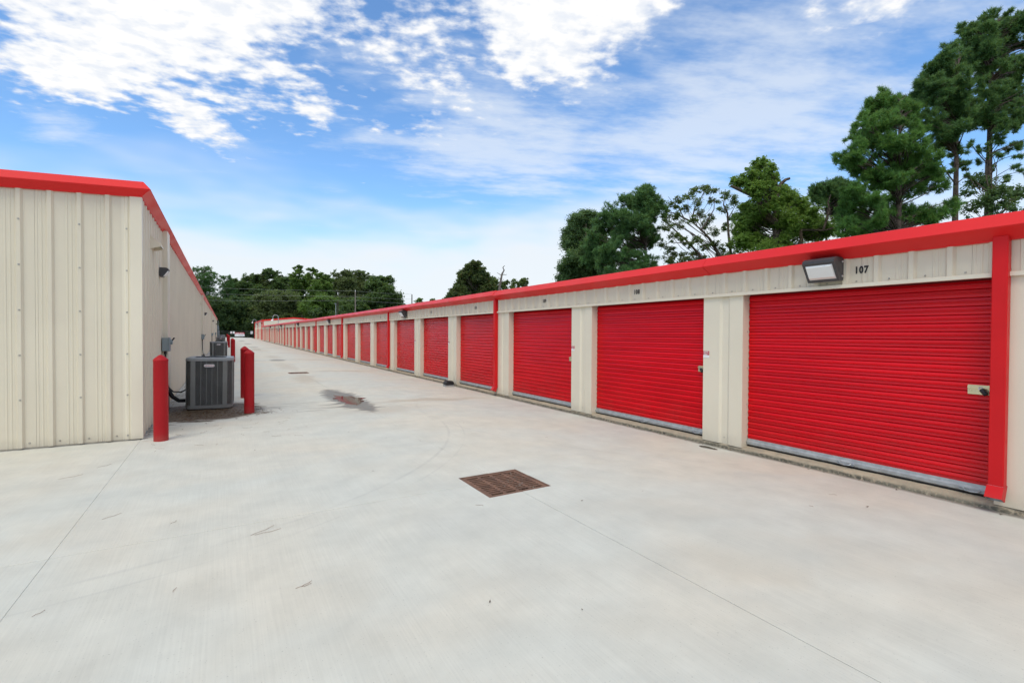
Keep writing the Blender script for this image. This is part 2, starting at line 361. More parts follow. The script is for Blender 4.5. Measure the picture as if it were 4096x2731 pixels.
def concrete_mat(x0, x1, y0, y1):
    """broom-finished concrete with the stains that reach the slab x0..x1, y0..y1; tone runs on from slab to slab"""
    def hit(cx, cy, rx, ry): r_ = max(rx, ry)+.7; return x0-r_ < cx < x1+r_ and y0-r_ < cy < y1+r_
    m_, T = new_mat('concrete'); P = pos(T); sx = T.n('ShaderNodeSeparateXYZ', {0: P})
    P2 = T.n('ShaderNodeCombineXYZ', {0: sx.outputs[0], 1: sx.outputs[1], 2: 0.0}).outputs[0]
    n1 = T.noise(P2, .42, 3, .55, .3); n2 = T.noise(P2, 2.6, 5, .62)
    broom = T.noise(T.xf(P2, (0, 0, 0), 0, (95, 1.6, 1), 'POINT'), 1.0, 3, .6)
    spk = T.noise(P2, 85, 1, .6)
    c = T.mix(T.ramp(n1, .36, .66), (.582, .590, .530), (.622, .590, .498))
    c = T.mix(T.ramp(T.noise(P2, .9, 2, .5, .5), .55, .75, 0, .5), c, (.540, .542, .492))
    f = T.m('MULTIPLY', T.ramp(n2, .3, .7, .92, 1.07, False), T.ramp(broom, .3, .7, .958, 1.036, False))
    f = T.m('MULTIPLY', f, T.ramp(spk, .66, .78, 1.0, .76))
    c = T.mix(1.0, c, T.n('ShaderNodeCombineColor', {0: f, 1: f, 2: f}).outputs[0], 'MULTIPLY')
    tl = [a for a in TRAILS if hit(*a[:4])]
    if tl:                               # tan run-off trails from the downspouts to the middle of the lane
        wb_ = T.m('MULTIPLY', T.m('SUBTRACT', T.noise(P2, 1.6, 3), .5), .9)
        Pw = T.v('ADD', P2, T.n('ShaderNodeCombineXYZ', {0: wb_, 1: wb_, 2: 0.0}).outputs[0]); trail = None
        for cx, cy, rx, ry, a, k in tl:
            b = T.m('MULTIPLY', T.ramp(T.blob(Pw, (cx, cy), (rx, ry), a), -.05, .75), k)
            trail = b if trail is None else T.m('MAXIMUM', trail, b)
        trail = T.m('MULTIPLY', trail, T.ramp(n2, .2, .75, .5, 1.1, False))
        c = T.mix(trail, c, (.40, .315, .225))
    if y0 < 12 and x1 > -1:              # faint tyre arcs
        na = T.ramp(T.noise(P2, 1.1, 3), .35, .62)
        for cx, cy, rr, ww, k in ARCS:
            dd = T.m('ABSOLUTE', T.m('SUBTRACT', T.v('LENGTH', T.v('SUBTRACT', P2, (cx, cy, 0))), rr))
            c = T.mix(T.m('MULTIPLY', T.ramp(dd, ww, 0.0), T.m('MULTIPLY', k, na)), c, (.22, .22, .225))
    rough = .88; wet = None
    def shift(v_, sxy, d_, ax, ay):
        nn = T.m('SUBTRACT', T.noise(T.xf(P2, (0, 0, 0), 0, sxy+(1,), 'POINT'), 1.0, d_, .62), .5)
        return T.v('ADD', P2, T.n('ShaderNodeCombineXYZ', {0: T.m('MULTIPLY', nn, ax), 1: T.m('MULTIPLY', nn, ay), 2: 0.0}).outputs[0])
    wl_ = [a for a in WETS if hit(*a)]; pudd = hit(2.38, 11.4, .5, 2.3)
    if wl_ or pudd:                      # wet patches
        Pv = shift(P2, (1.2, 7), 5, 1.0, .35); wet = 0.0
        if pudd: wet = T.ramp(T.blob(Pv, (2.38, 11.4), (.36, 2.3), .03), .0, .14)
        for cx, cy, rx, ry in wl_: wet = T.m('MAXIMUM', wet, T.m('MULTIPLY', T.ramp(T.blob(Pv, (cx, cy), (rx, ry)), .0, .3), .8))
    if hit(1.2, 10.5, 1.5, .95):         # thin runs of water from the first condenser to the puddle
        ln = T.noise(T.xf(P2, (0, 0, 0), 0, (.8, 9, 1), 'POINT'), 1.0, 4, .6)
        runs = T.m('MULTIPLY', T.m('MULTIPLY', T.ramp(T.blob(P2, (1.2, 10.5), (1.5, .95)), .0, .35), T.ramp(ln, .55, .64)), .75)
        wet = runs if wet is None else T.m('MAXIMUM', wet, runs)
    if wet is not None:
        c = T.mix(T.m('MULTIPLY', wet, .9), c, (.20, .185, .155)); rough = T.m('SUBTRACT', .88, T.m('MULTIPLY', wet, .28))
    if x0 < .5 and x1 > -.9 and y1 > 8 and y0 < 16:        # mud and leaf stain round the first condenser
        Pm = shift(P2, (1.6, 5), 5, 1.2, 1.1)
        mud = T.ramp(T.blob(Pm, (-.32, 10.85), (1.05, 1.30)), .0, .14)
        for cx, cy, rx, ry, k in ((-.85, 12.3, .30, 3.2, .55), (-.93, 10.0, .14, 2.2, .6), (.45, 10.15, .45, .22, .6)):
            mud = T.m('MAXIMUM', mud, T.m('MULTIPLY', T.ramp(T.blob(Pm, (cx, cy), (rx, ry)), .05, .5), k))
        mud = T.m('MULTIPLY', mud, T.ramp(T.noise(P2, 11, 4, .7), .25, .45, .72, 1.0))
        c = T.mix(mud, c, T.mix(T.ramp(T.noise(P2, 23, 3), .4, .6), (.070, .050, .032), (.170, .125, .080)))
        rough = T.m('SUBTRACT', rough, T.m('MULTIPLY', mud, .22))
    if x1 > 5:                           # dirt gathered along the sill
        grime = T.m('MULTIPLY', T.ramp(T.m('ADD', sx.outputs[0], T.m('MULTIPLY', T.m('SUBTRACT', n2, .5), .12)), 5.98, 6.06), .75)
        c = T.mix(grime, c, (.15, .13, .10))
    finish(T, c, rough, .35); return m_
def sill_mat():
    m_, T = new_mat('sill_concrete'); P = pos(T)
    n1 = T.noise(P, 5, 5, .65); n2 = T.noise(P, 26, 4, .65)
    c = T.mix(T.ramp(n1, .35, .65), (.46, .39, .28), (.36, .31, .23))
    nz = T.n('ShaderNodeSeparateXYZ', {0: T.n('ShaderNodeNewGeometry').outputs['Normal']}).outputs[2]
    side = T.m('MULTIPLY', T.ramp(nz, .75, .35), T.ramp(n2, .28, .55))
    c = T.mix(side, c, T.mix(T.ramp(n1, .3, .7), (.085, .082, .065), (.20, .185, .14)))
    finish(T, c, .92, .2, bump=n2, bstr=.7, bdist=.02); return m_
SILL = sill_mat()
DARK_GAP = simple_noise('joint_dirt', (.33, .32, .29), (.42, .40, .37), 6)
def water_mat():
    m_, T = new_mat('puddle_water'); P = pos(T)
    n1 = T.noise(T.xf(P, (0, 0, 0), 0, (1.5, 6, 1), 'POINT'), 1.2, 4, .6)
    finish(T, T.mix(T.ramp(n1, .35, .65), (.045, .034, .025), (.095, .075, .055)), .06, .6, bump=T.noise(P, 6, 2), bstr=.01, bdist=.01); return m_
WATER = water_mat()

# ---------------------------------------------------------------- ground and pavement
g = MB(); ys = [-200, -30, 25, 60, 100, 150, 200, 300, 600, 1500]; xs = [-1500, -60, 60, 1500]
g.add([(x, y, gy(min(y, 300))-.22) for y in ys for x in xs], [(j*4+i, j*4+i+1, (j+1)*4+i+1, (j+1)*4+i) for j in range(len(ys)-1) for i in range(3)])
tag(put('ground', g.mesh('ground', GRASS)), kind='structure')
GRATES = [(2.43, 4.205), (2.40, 19.66), (2.40, 47.4)]; GS = .345
pv = MB(); py = [-9, 25]+list(range(0, 150, 6))+[151.6]; px = [-11.6, -1, 2, 3.2, 3.6, 4.1, 4.6, 5.1, 5.6, 6.085, 6.4]
def in_pit(x, y): return any(abs(x-a) < GS-.01 and abs(y-b) < GS-.01 for a, b in GRATES)
pxx = sorted(set(px+[a+k*(GS+.0) for a, b in GRATES for k in (-1, 1)])); pyy = sorted(set(py+[b+k*GS for a, b in GRATES for k in (-1, 1)]))
pv.v = [(x, y, gz(x, y)-.008) for y in pyy for x in pxx]
for j in range(len(pyy)-1):
    for i in range(len(pxx)-1):
        if in_pit((pxx[i]+pxx[i+1])/2, (pyy[j]+pyy[j+1])/2): continue
        k = j*len(pxx)+i; pv.f.append((k, k+1, k+1+len(pxx), k+len(pxx))); pv.mi.append(0)
pavement = tag(put('pavement', pv.mesh('pavement', DARK_GAP)), kind='structure')
XC = [-11.6, -8.0, -4.5, -1.0, 2.44, 6.085]; YR = [4.28+4.12*k for k in range(-3, 36)]
JG = .001; CMATS = {}
for ci in range(5):
    for ri in range(len(YR)-1):
        x0, x1, y0, y1 = XC[ci], XC[ci+1], YR[ri], min(YR[ri+1], 151.5)
        if ci < 3 and y0 > 8: continue
        if ci < 2 and y1 < 0: continue
        if ci < 3: y1 = min(y1, 8.44)
        x0 += .0006; x1 -= .0006; y0 += .0016; y1 -= .0016
        b = .004
        lx = sorted(set([x0, x0+b, x1-b, x1]+[x for x in (3.2, 3.6, 4.1, 4.6, 5.1, 5.6) if x0 < x < x1]+[a+k*GS for a, c in GRATES for k in (-1, 1) if x0 < a+k*GS < x1 and y0-GS < c < y1+GS]))
        ly = sorted(set([y0, y0+b, y1-b, y1]+[c+k*GS for a, c in GRATES for k in (-1, 1) if y0 < c+k*GS < y1]))
        m = MB(); n = len(lx); dzr = random.uniform(-.0012, .0012)
        cx, cy = (x0+x1)/2, (y0+y1)/2
        m.v = [(x-cx, y-cy, gz(x, y)+dzr-(.003 if x in (x0, x1) or y in (y0, y1) else 0)) for y in ly for x in lx]
        for j in range(len(ly)-1):
            for i in range(n-1):
                if in_pit((lx[i]+lx[i+1])/2, (ly[j]+ly[j+1])/2): continue
                k = j*n+i; m.f.append((k, k+1, k+1+n, k+n)); m.mi.append(0)
        key = (ci >= 3, ci, ri if y0 < 32 else 100+int(y0//25)) if ci >= 3 else 'plain'
        if key not in CMATS: CMATS[key] = concrete_mat(x0, x1, y0, y1 if y0 < 32 else y0+27) if ci >= 3 else concrete_mat(-90, -80, y0, y1)
        put('slab', m.mesh('slab', CMATS[key]), pavement, (cx, cy, 0))

# ---------------------------------------------------------------- profiles shared by both buildings
def panel_mesh(name, pitch, height, rib=.030, mat=None, minor=True):
    """ribbed wall sheet three ribs wide; runs along +Y from 0, ribs toward -X, foot at z=0"""
    pr = []
    for k in range(3):
        o = k*pitch; c = o+pitch/2
        pr += [(o+.0, 0.0)]
        if minor and k >= 0:
            pass
        pr += [(c-.042, 0.0), (c-.020, -rib), (c+.020, -rib), (c+.042, 0.0)]
        if minor:
            for mm in (.21, .36):
                a = c+pitch*mm+.02
                if a+.012 < o+pitch: pr += [(a-.011, 0), (a-.005, -.0045), (a+.005, -.0045), (a+.011, 0)]
    pr.append((3*pitch-.002, 0.0))
    m = MB(); n = len(pr)
    m.v = [(x, y, 0) for y, x in pr]+[(x, y, height) for y, x in pr]
    m.f = [(i, i+n, i+1+n, i+1) for i in range(n-1)]; m.mi = [0]*len(m.f)
    return m.mesh(name, mat or BEIGE)
def screws_mb(pts, axis, r=.009, h=.007):
    """low hexagonal screw heads; axis is the outward direction"""
    m = MB(); A = Vector(axis); U = A.orthogonal().normalized(); V_ = A.cross(U)
    for P in pts:
        P = Vector(P); k = len(m.v)
        for rr, hh in ((r*1.25, 0), (r*1.25, h*.35), (r*.8, h)):
            for j in range(6):
                th = j*math.pi/3; m.v.append(tuple(P+U*math.cos(th)*rr+V_*math.sin(th)*rr+A*hh))
        for a in (0, 6):
            for j in range(6): m.f.append((k+a+j, k+a+(j+1) % 6, k+a+6+(j+1) % 6, k+a+6+j)); m.mi.append(0)
        m.f.append(tuple(k+12+j for j in range(6))); m.mi.append(0)
    return m

# ---------------------------------------------------------------- right storage building (red roll-up doors)
NS = 31
YEND = Y0+PD*NS
bld = thing('storage_building', 'long low beige metal storage building with a row of red roll-up doors', 'building', (XW, Y0, 0))
HZ0, HZ1 = 2.06, 2.40      # header band
DW = 2.52                  # door width
DX = XW+.14                # door plane
pm = panel_mesh('wall_panel', .308, HZ1+.03-HZ0, .030)
k = -4
while 1.676+.924*k < YEND-.5:
    y = 1.676+.924*k
    put('wall_panel', pm, bld, (0, y-Y0, HZ0+gy(y)))
    k += 1
# header trim strips, one per two bays
tr = MB().extr([(.012, 2.046), (-.040, 2.046), (-.040, 2.083), (-.030, 2.087), (.012, 2.087)], 0, PD*2-.004).mesh('header_trim', BEIGE_TRIM)
for n in range(-2, NS, 2): put('header_trim', tr, bld, (0, PD*n, gy(Y0+PD*n)))
# pillars between the doors
PWID = PD-DW
def pillar_mesh():
    W = PWID; pr = [(0, .20), (0, 0), (.20, 0), (.235, .022), (.325, .022), (.36, 0), (W, 0), (W, .20)]
    m = MB(); n = len(pr); z0, z1 = -.042, 2.052
    m.v = [(x, y, z0) for y, x in pr]+[(x, y, z1) for y, x in pr]
    m.f = [(i, i+n, i+1+n, i+1) for i in range(n-1)]; m.mi = [0]*len(m.f)
    return m.mesh('pillar', BEIGE_TRIM)
plm = pillar_mesh()
pts = []
for n in range(-1, NS):
    yb = PD*n+DW
    put('pillar', plm, bld, (0, yb, gy(Y0+yb)))
    if n < 9:
        for z in (.04, .55, 1.05, 1.55, 1.98): pts.append((.105, yb-.001, z))
        pts += [(.022, yb+.28, .05)]
scm = screws_mb([q_ for q_ in pts if q_[0] > .05], (0, -1, 0), .008, .006)
sc2 = screws_mb([q_ for q_ in pts if q_[0] < .05]+[(-.001, .3375+.308*k2-.11, 2.112) for k2 in range(-5, 75)], (-1, 0, 0), .008, .006)
o = put('screws', scm.mesh('screws', SCREW), bld); o['kind'] = 'stuff'
o = put('screws', sc2.mesh('screws', SCREW), bld); o['kind'] = 'stuff'

# roll-up doors
SP = .0822; NSL = 24
def slat_profile(z0):
    """one rib of the door curtain, (outward depth, z) from z0 to z0+SP"""
    return [(-.010, z0), (.003, z0+.005), (.007, z0+.010), (.003, z0+.033), (.015, z0+.037), (.015, z0+.040), (.009, z0+.0425), (.009, z0+.0455), (.015, z0+.048), (.015, z0+.051), (.007, z0+.055), (.002, z0+.074), (.001, z0+.077), (-.010, z0+.0802)]
def sheet(prof, L, mat, name, seg=1, wob=0.0):
    m = MB(); n = len(prof)
    for s_ in range(seg+1):
        y = L*s_/seg
        m.v += [(-dd, y, z) for dd, z in prof]
    for s_ in range(seg):
        m.f += [(s_*n+i, s_*n+i+1, (s_+1)*n+i+1, (s_+1)*n+i) for i in range(n-1)]
    m.mi = [0]*len(m.f); return m.mesh(name, mat)
slm = sheet(slat_profile(0), DW-.01, DOOR, 'slat')
curt = []
for i in range(NSL): curt += slat_profile(i*SP)
curtm = sheet(curt, DW-.01, DOOR, 'door')
backm = MB().box(.018, .03, 0, DW, -.02, 2.06).mesh('door', DOOR_DARK)
barm = MB().extr([(.012, -.072), (-.028, -.070), (-.034, -.060), (-.034, -.030), (-.020, -.014), (-.016, .012), (.012, .012)], 0.004, DW-.004).mesh('bottom_bar', GALV)
sealm = MB().extr([(.010, -.094), (-.020, -.094), (-.024, -.084), (-.022, -.0725), (.010, -.0725)], 0.01, DW-.01).mesh('bottom_seal', RUBBER)
def handle_mesh():
    m = MB()
    for yy in (-.075, .075):
        for k2 in range(12):
            pass
        ring = [(-.004, yy+.020*math.cos(a), .012*math.sin(a)-.002) for a in np.linspace(0, 2*math.pi, 13)]
        m.tube(ring, .005, 5, cap=False)
    m.tube([(-.004, -.058, 0), (-.022, -.045, -.010), (-.026, 0, -.014), (-.022, .045, -.010), (-.004, .058, 0)], .008, 6)
    return m.mesh('handle', GALV, 40)
hdm = handle_mesh()
latch = MB()
latch.box(-.010, .0, 0, .20, -.045, .045); latch.extr([(-.0105, .014), (-.026, .014), (-.026, .030), (-.0105, .030)], .002, .198); latch.extr([(-.0105, -.034), (-.022, -.034), (-.022, -.022), (-.0105, -.022)], .004, .196)
latch.box(-.032, -.0265, .01, .17, .016, .028)
latm = latch.mesh('latch', BRASS)
stickm = MB().box(-.0035, -.002, -.05, .05, -.006, .052, 0).box(-.0035, -.002, -.05, .05, -.046, -.0062, 1).mesh('notice_sticker', [PRINT_RED, PRINT_WHITE])
stick_txt = [text_mesh('lettering', "We're here", .021, PRINT_WHITE, .0006, .9), text_mesh('lettering', 'to help!', .021, PRINT_WHITE, .0006, .9)]
dash = MB()
for zz, a, b_ in ((.045, -.03, .045), (.036, -.035, .045), (-.0015, .0, .045)): dash.box(-.0045, -.0036, a, b_, zz-.002, zz+.002)
dashm = dash.mesh('fine_print', PRINT_WHITE)
dents = random.Random(4)
for n in range(-1, NS):
    yb = PD*n; gzz = gy(Y0+yb+1.2); ORD = 107+n
    z0 = .068
    if 0 <= n <= 5:
        dr = put('door', backm, bld, (.14, yb, gzz))
        for i in range(NSL):
            put('slat', slm, dr, (0, .005, z0+i*SP))
    else:
        dr = put('door', curtm, bld, (.14, yb+.005, gzz+z0))
    off = Vector((0, 0, 0)) if 0 <= n <= 5 else Vector((0, -.005, -z0))
    bb = put('bottom_bar', barm, dr, off+Vector((0, 0, z0)))
    put('bottom_seal', sealm, dr, off+Vector((0, 0, z0)))
    if n < 8:
        put('handle', hdm, dr, off+Vector((-.036, .18, z0-.045)))
        put('handle', hdm, dr, off+Vector((-.036, 1.28, z0-.045)))
    if n in (-1, 0, 1, 2, 3, 4):
        put('latch', latm, dr, off+Vector((-.006, .03 if n != 1 else -.02, .99)))
    # number above the door
    if n >= 0:
        dy = {0: 1.10, 1: 1.37, 2: 1.06}.get(n, 1.15 if n % 2 else 1.36)
        # keep the figure on a flat between two ribs
        ry = 1.83-Y0; kk = round((yb+dy-ry)/.308-.5); yy = ry+(kk+.5)*.308
        nm = text_mesh('door_number', str(ORD),   .105, PRINT_BLACK, .0042, .80, sp=1.12)
        put('door_number', nm, bld, (-.0065, yy-.004, 2.232+gzz), FACE_W)
    if n in (0, 1, 3, 4, 6, 7):
        st = put('notice_sticker', stickm, bld, (0, yb+PD-.052, 1.215+gzz))
        put('lettering', stick_txt[0], st, (-.005, 0, .020), FACE_W); put('lettering', stick_txt[1], st, (-.005, .01, .005), FACE_W)
        put('fine_print', dashm, st)
# scuffs on door 108
# red eave trim in lengths with open butt joints
ez = []
yy0 = Y0-PD-.4; secs = [yy0]; y = 4.52-6.295
while y < YEND+.02:
    if y > yy0+1: secs.append(y)
    y += 6.295
secs.append(YEND+.05)
PROF = [(.10, 2.37), (.012, 2.374), (-.036, 2.378), (-.040, 2.388), (-.194, 2.474), (-.200, 2.483), (-.104, 2.606), (-.096, 2.610), (.02, 2.612), (.10, 2.590)]
for i in range(len(secs)-1):
    a, b_ = secs[i]+.0035, secs[i+1]-.0035; jit = random.uniform(-.006, .006)
    m = MB(); n = len(PROF); L = 4
    for s_ in range(L+1):
        y = a+(b_-a)*s_/L; sag = -.005*math.sin(math.pi*s_/L)+jit
        m.v += [(x+random.uniform(-.002, .002)*0, y-Y0, z+gy(y)+sag) for x, z in PROF]
    for s_ in range(L): m.f += [(s_*n+q_, s_*n+q_+1, (s_+1)*n+q_+1, (s_+1)*n+q_) for q_ in range(n-1)]
    m.f += [tuple(range(n)), tuple(range(L*n, L*n+n))[::-1]]; m.mi = [0]*len(m.f)
    put('eave_trim', m.mesh('eave_trim', RED_TRIM), bld)
# roof, rear and end walls
rf = MB()
rf.add([(.03, -PD-.35, 2.592), (.03, YEND-Y0+.02, 2.592+gy(YEND)), (4.6, YEND-Y0+.02, 2.80+gy(YEND)), (4.6, -PD-.35, 2.80), (9.2, YEND-Y0+.02, 2.56+gy(YEND)), (9.2, -PD-.35, 2.56)], [(0, 3, 2, 1), (3, 5, 4, 2)])
put('roof', rf.mesh('roof', ROOF), bld)
bw = MB().add([(9.1, -PD-.3, -.2), (9.1, YEND-Y0, -.2), (9.1, YEND-Y0, 2.6), (9.1, -PD-.3, 2.55)], [(0, 1, 2, 3)])
bw.add([(.03, -PD-.3, -.2), (9.1, -PD-.3, -.2), (9.1, -PD-.3, 2.56), (4.6, -PD-.3, 2.79), (.03, -PD-.3, 2.58)], [(0, 1, 2, 3, 4)])
put('wall', bw.mesh('wall', BEIGE), bld)
# rough concrete sill under the doors
sl = MB(); ysl = [-PD-.3]; 
while ysl[-1] < YEND-Y0: ysl.append(ysl[-1]+(.07 if ysl[-1] < 16 else .5))
rn = random.Random(3)
cols_ = []
for y in ysl:
    e = rn.uniform(-.010, .012)+.008*math.sin(y*2.3); q0 = gy(Y0+y)
    cols_.append([(.22, y, -.022+q0), (.045, y, -.030+q0+rn.uniform(-.003, .003)), (.012+e, y, -.046+q0+rn.uniform(-.008, .004)), (-.006+e*.8, y, -.075+q0+rn.uniform(-.01, .01)), (-.012+rn.uniform(-.012, .012), y, -.125+q0)])
for c_ in cols_: sl.v += c_
for i in range(len(cols_)-1): sl.f += [(i*5+j, i*5+j+1, (i+1)*5+j+1, (i+1)*5+j) for j in range(4)]
sl.mi = [0]*len(sl.f)
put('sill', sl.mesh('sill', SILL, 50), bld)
# downspouts
def spout_mesh():
    m = MB(); a, b_ = -.085, .022
    m.bbox(-.093, -.004, a, b_, .135, 2.41, .006); return m.mesh('downspout', RED_SPOUT)
def elbow_mesh(kick=1.0):
    m = MB(); a, b_ = -.089, .026
    x0, x1 = -.097, -.001; xk0, xk1 = -.165, -.064
    v0 = [(x0, a, .150), (x1, a, .150), (x1, b_, .150), (x0, b_, .150)]; v1 = [(xk0, a, .052), (xk1, a, .008), (xk1, b_, .008), (xk0, b_, .052)]
    m.add(v0+v1, [(0, 1, 5, 4), (1, 2, 6, 5), (2, 3, 7, 6), (3, 0, 4, 7)])
    i = .004
    w0 = [(x0+i, a+i, .150), (x1-i, a+i, .150), (x1-i, b_-i, .150), (x0+i, b_-i, .150)]; w1 = [(xk0+i, a+i, .052), (xk1-i, a+i, .008), (xk1-i, b_-i, .008), (xk0+i, b_-i, .052)]
    m.add(w0+w1, [(4, 5, 1, 0), (5, 6, 2, 1), (6, 7, 3, 2), (7, 4, 0, 3)], 1)
    m.add(v1+w1, [(0, 1, 5, 4), (1, 2, 6, 5), (2, 3, 7, 6), (3, 0, 4, 7)]); return m.mesh('elbow', [RED_SPOUT, GALV])
spm, elm = spout_mesh(), elbow_mesh()
for n in (0, 3, 6, 9, 12, 16, 19, 23, 26, 29):
    ds = put('downspout', spm, bld, (0, PD*n, gy(Y0+PD*n)))
    put('elbow', elm, ds, (0, 0, 0))

# ---------------------------------------------------------------- left storage building (plain ribbed walls)
LB = thing('storage_building', 'tall plain beige ribbed metal storage building with red roof trim and no doors', 'building', (XL, YL, 0))
RS = .055                                # fall of the roof away from the lane
LEND = 91.0
EP = .2917
hmax = 3.43
epm = panel_mesh('wall_panel', EP, hmax, .030)
# end wall: sheets run along -X; local +Y of the sheet -> -X, ribs (-X) -> -Y
ROTE = (0, 0, R(90))
first = -1.353+EP/2
k = 0
while first-.875*k > -11:
    xw = first-.875*k
    o = put('wall_panel', epm, LB, (xw-XL, 0, .012), ROTE); o.scale = (1, 1, (hmax-RS*(XL-xw+.875))/hmax)
    k += 1
cm = MB().extr([(-.205, .002), (-.160, .002), (-.148, -.012), (-.128, -.012), (-.116, -.004), (-.09, -.034), (.034, -.034), (.034, .09), (.030, .09), (.030, -.030)], 0, 0)
cmesh = MB(); prc = [(-.215, .0015), (-.165, .0015), (-.150, -.010), (-.128, -.010), (-.115, -.002), (-.098, -.033), (.034, -.033), (.034, .075), (.004, .080)]
n = len(prc); cmesh.v = [(x, y, .012) for x, y in prc]+[(x, y, 3.43) for x, y in prc]; cmesh.f = [(i, i+1, i+1+n, i+n) for i in range(n-1)]; cmesh.mi = [0]*(n-1)
put('corner_trim', cmesh.mesh('corner_trim', BEIGE_TRIM), LB)
# lane wall: ribs toward +X
lpm = panel_mesh('wall_panel', EP, 3.40, .030)
y = .08; k = 0
while YL+y < LEND-.3:
    o = put('wall_panel', lpm, LB, (0, y+.875, .03+gy(YL+y)), (0, 0, R(180)))
    y += .875
sp = []
for xr in [-1.353-EP*j for j in range(0, 14)]:
    for z in (.07, .63, 1.20, 1.775, 2.35, 2.925):
        if (round((-1.353-xr)/EP) % 2) == 1 or z < .1: sp.append((xr-XL+(.004 if z > .1 else .08), -.030 if z > .1 else 0, z))
sp += [(-.138, -.010, z) for z in (.07, .63, 1.20, 1.775, 2.35, 2.925)]
o = put('screws', screws_mb(sp, (0, -1, 0), .010, .008).mesh('screws', SCREW), LB); o['kind'] = 'stuff'
sp = []
for j in range(60):
    yy = .08+.146+EP*j
    for z in (.07, .63, 1.20, 1.775, 2.35, 2.925):
        if j % 2 == 0: sp.append((.030, yy, z))
        else: sp.append((0, yy+.07, z-.03))
o = put('screws', screws_mb(sp, (1, 0, 0), .009, .007).mesh('screws', BEIGE_TRIM), LB); o['kind'] = 'stuff'
# red trim: rake over the end wall, eave over the lane wall, mitred at the corner
PR2 = [(.00, 3.376), (.037, 3.378), (.042, 3.392), (.140, 3.470), (.144, 3.479), (.058, 3.586), (.05, 3.590), (-.10, 3.592)]
n = len(PR2); XE = -11.5
rk = MB()
rk.v = [(o_, -o_, z) for o_, z in PR2]
rk.v += [(XE-XL, -o_, z-RS*(XL-XE)) for o_, z in PR2]
rk.f = [(i, i+n, i+1+n, i+1) for i in range(n-1)]; rk.mi = [0]*(n-1)
put('rake_trim', rk.mesh('rake_trim', RED_TRIM), LB)
ysec = [0.0]; 
while ysec[-1] < LEND-YL-6.3: ysec.append(ysec[-1]+6.1)
ysec.append(LEND-YL)
for i in range(len(ysec)-1):
    m = MB(); L = 8; a, b_ = ysec[i], ysec[i+1]-.004
    for s_ in range(L+1):
        yv = a+(b_-a)*s_/L
        for o_, z in PR2:
            yq = yv if (i or s_) else -o_
            wv = 0 if (s_ == 0 and i == 0) else random.uniform(-.0035, .0035)
            m.v.append((o_+(wv if .0 < o_ < .1 else 0), yq, z+gy(YL+yv)+wv*.5))
    for s_ in range(L): m.f += [(s_*n+q_, s_*n+q_+1, (s_+1)*n+q_+1, (s_+1)*n+q_) for q_ in range(n-1)]
    m.mi = [0]*len(m.f); put('eave_trim', m.mesh('eave_trim', RED_TRIM), LB)
ge = gy(LEND)
rf = MB().add([(-.05, .05, 3.588), (-.05, LEND-YL, 3.588+ge), (-10.5, LEND-YL, 3.588-.575+ge), (-10.5, .05, 3.588-.575)], [(0, 3, 2, 1)])
put('roof', rf.mesh('roof', ROOF), LB)
ew = MB().add([(.0, LEND-YL, -.2), (-10.5, LEND-YL, -.2), (-10.5, LEND-YL, 3.0+ge), (0, LEND-YL, 3.58+ge)], [(0, 1, 2, 3)])
ew.add([(-10.5, 0, -.2), (-10.5, LEND-YL, -.2), (-10.5, LEND-YL, 3.0+ge), (-10.5, 0, 3.0)], [(0, 1, 2, 3)])
ew.box(-10.45, -.012, .012, LEND-YL-.02, -.2, .06)
put('wall', ew.mesh('wall', BEIGE), LB)
# pipe chases up the lane wall, vent hoods
chm = MB().extr([(0, 0), (.105, 0), (.105, .46), (0, .46)], .36, 3.40, 'z').mesh('pipe_chase', BEIGE_TRIM)
CH = [11.10, 28.9, 50.9, 70.5]
hm = MB()
hm.add([(0, 0, .0), (0, .36, 0), (.150, .36, -.150), (.150, 0, -.150), (0, 0, -.225), (0, .36, -.225), (.150, 0, -.178), (.150, .36, -.178)], [(0, 1, 2, 3), (0, 3, 6, 4), (1, 5, 7, 2), (3, 2, 7, 6)])
hom = hm.mesh('vent_hood', BEIGE_TRIM)
for y in CH:
    put('pipe_chase', chm, LB, (0, y-YL, gy(y)))
for y in (9.50, 27.2, 49.0, 68.5):
    put('vent_hood', hom, LB, (.004, y-YL, 3.05+gy(y)))

# ---------------------------------------------------------------- taller building at the far end
FY0, FY1 = YEND+.15, 124.0
FB = thing('storage_building', 'taller beige metal building with red corner trim at the far end of the door row', 'building', (XW, FY0, gy(FY0)))
LF = FY1-FY0; E1 = 3.62
m = MB()
nr = int(13/.308); prx = []
m.add([(0, 0, -.2), (0, LF, -.2), (0, LF, E1+.05), (0, 0, E1)], [(3, 2, 1, 0)])
m.add([(0, LF, -.2), (13, LF, -.2), (13, LF, E1), (5.2, LF, E1+.55), (0, LF, E1)], [(4, 3, 2, 1, 0)])
m.add([(13, 0, -.2), (13, LF, -.2), (13, LF, E1), (13, 0, E1)], [(0, 1, 2, 3)])
put('wall', m.mesh('wall', BEIGE), FB)
gp = MB()
for j in range(14):                       # gable sheets facing the camera
    xa, xb = j*.924, min(13, (j+1)*.924)
    pts_ = []
    for q_ in range(3):
        o_ = xa+q_*.308
        pts_ += [(o_, 0), (o_+.11, 0), (o_+.13, -.03), (o_+.17, -.03), (o_+.19, 0)]
    pts_.append((xb-.003, 0))
    pts_ = [q_ for q_ in pts_ if q_[0] <= 13]
    zt = lambda x: E1+.55*(x/5.2 if x < 5.2 else (13-x)/7.8)
    mm = MB(); nn = len(pts_)
    mm.v = [(x, yq, -.2) for x, yq in pts_]+[(x, yq, zt(x)-.02) for x, yq in pts_]
    mm.f = [(i, i+1, i+1+nn, i+nn) for i in range(nn-1)]; mm.mi = [0]*(nn-1)
    put('wall_panel', mm.mesh('wall_panel', BEIGE), FB)
rm = MB()
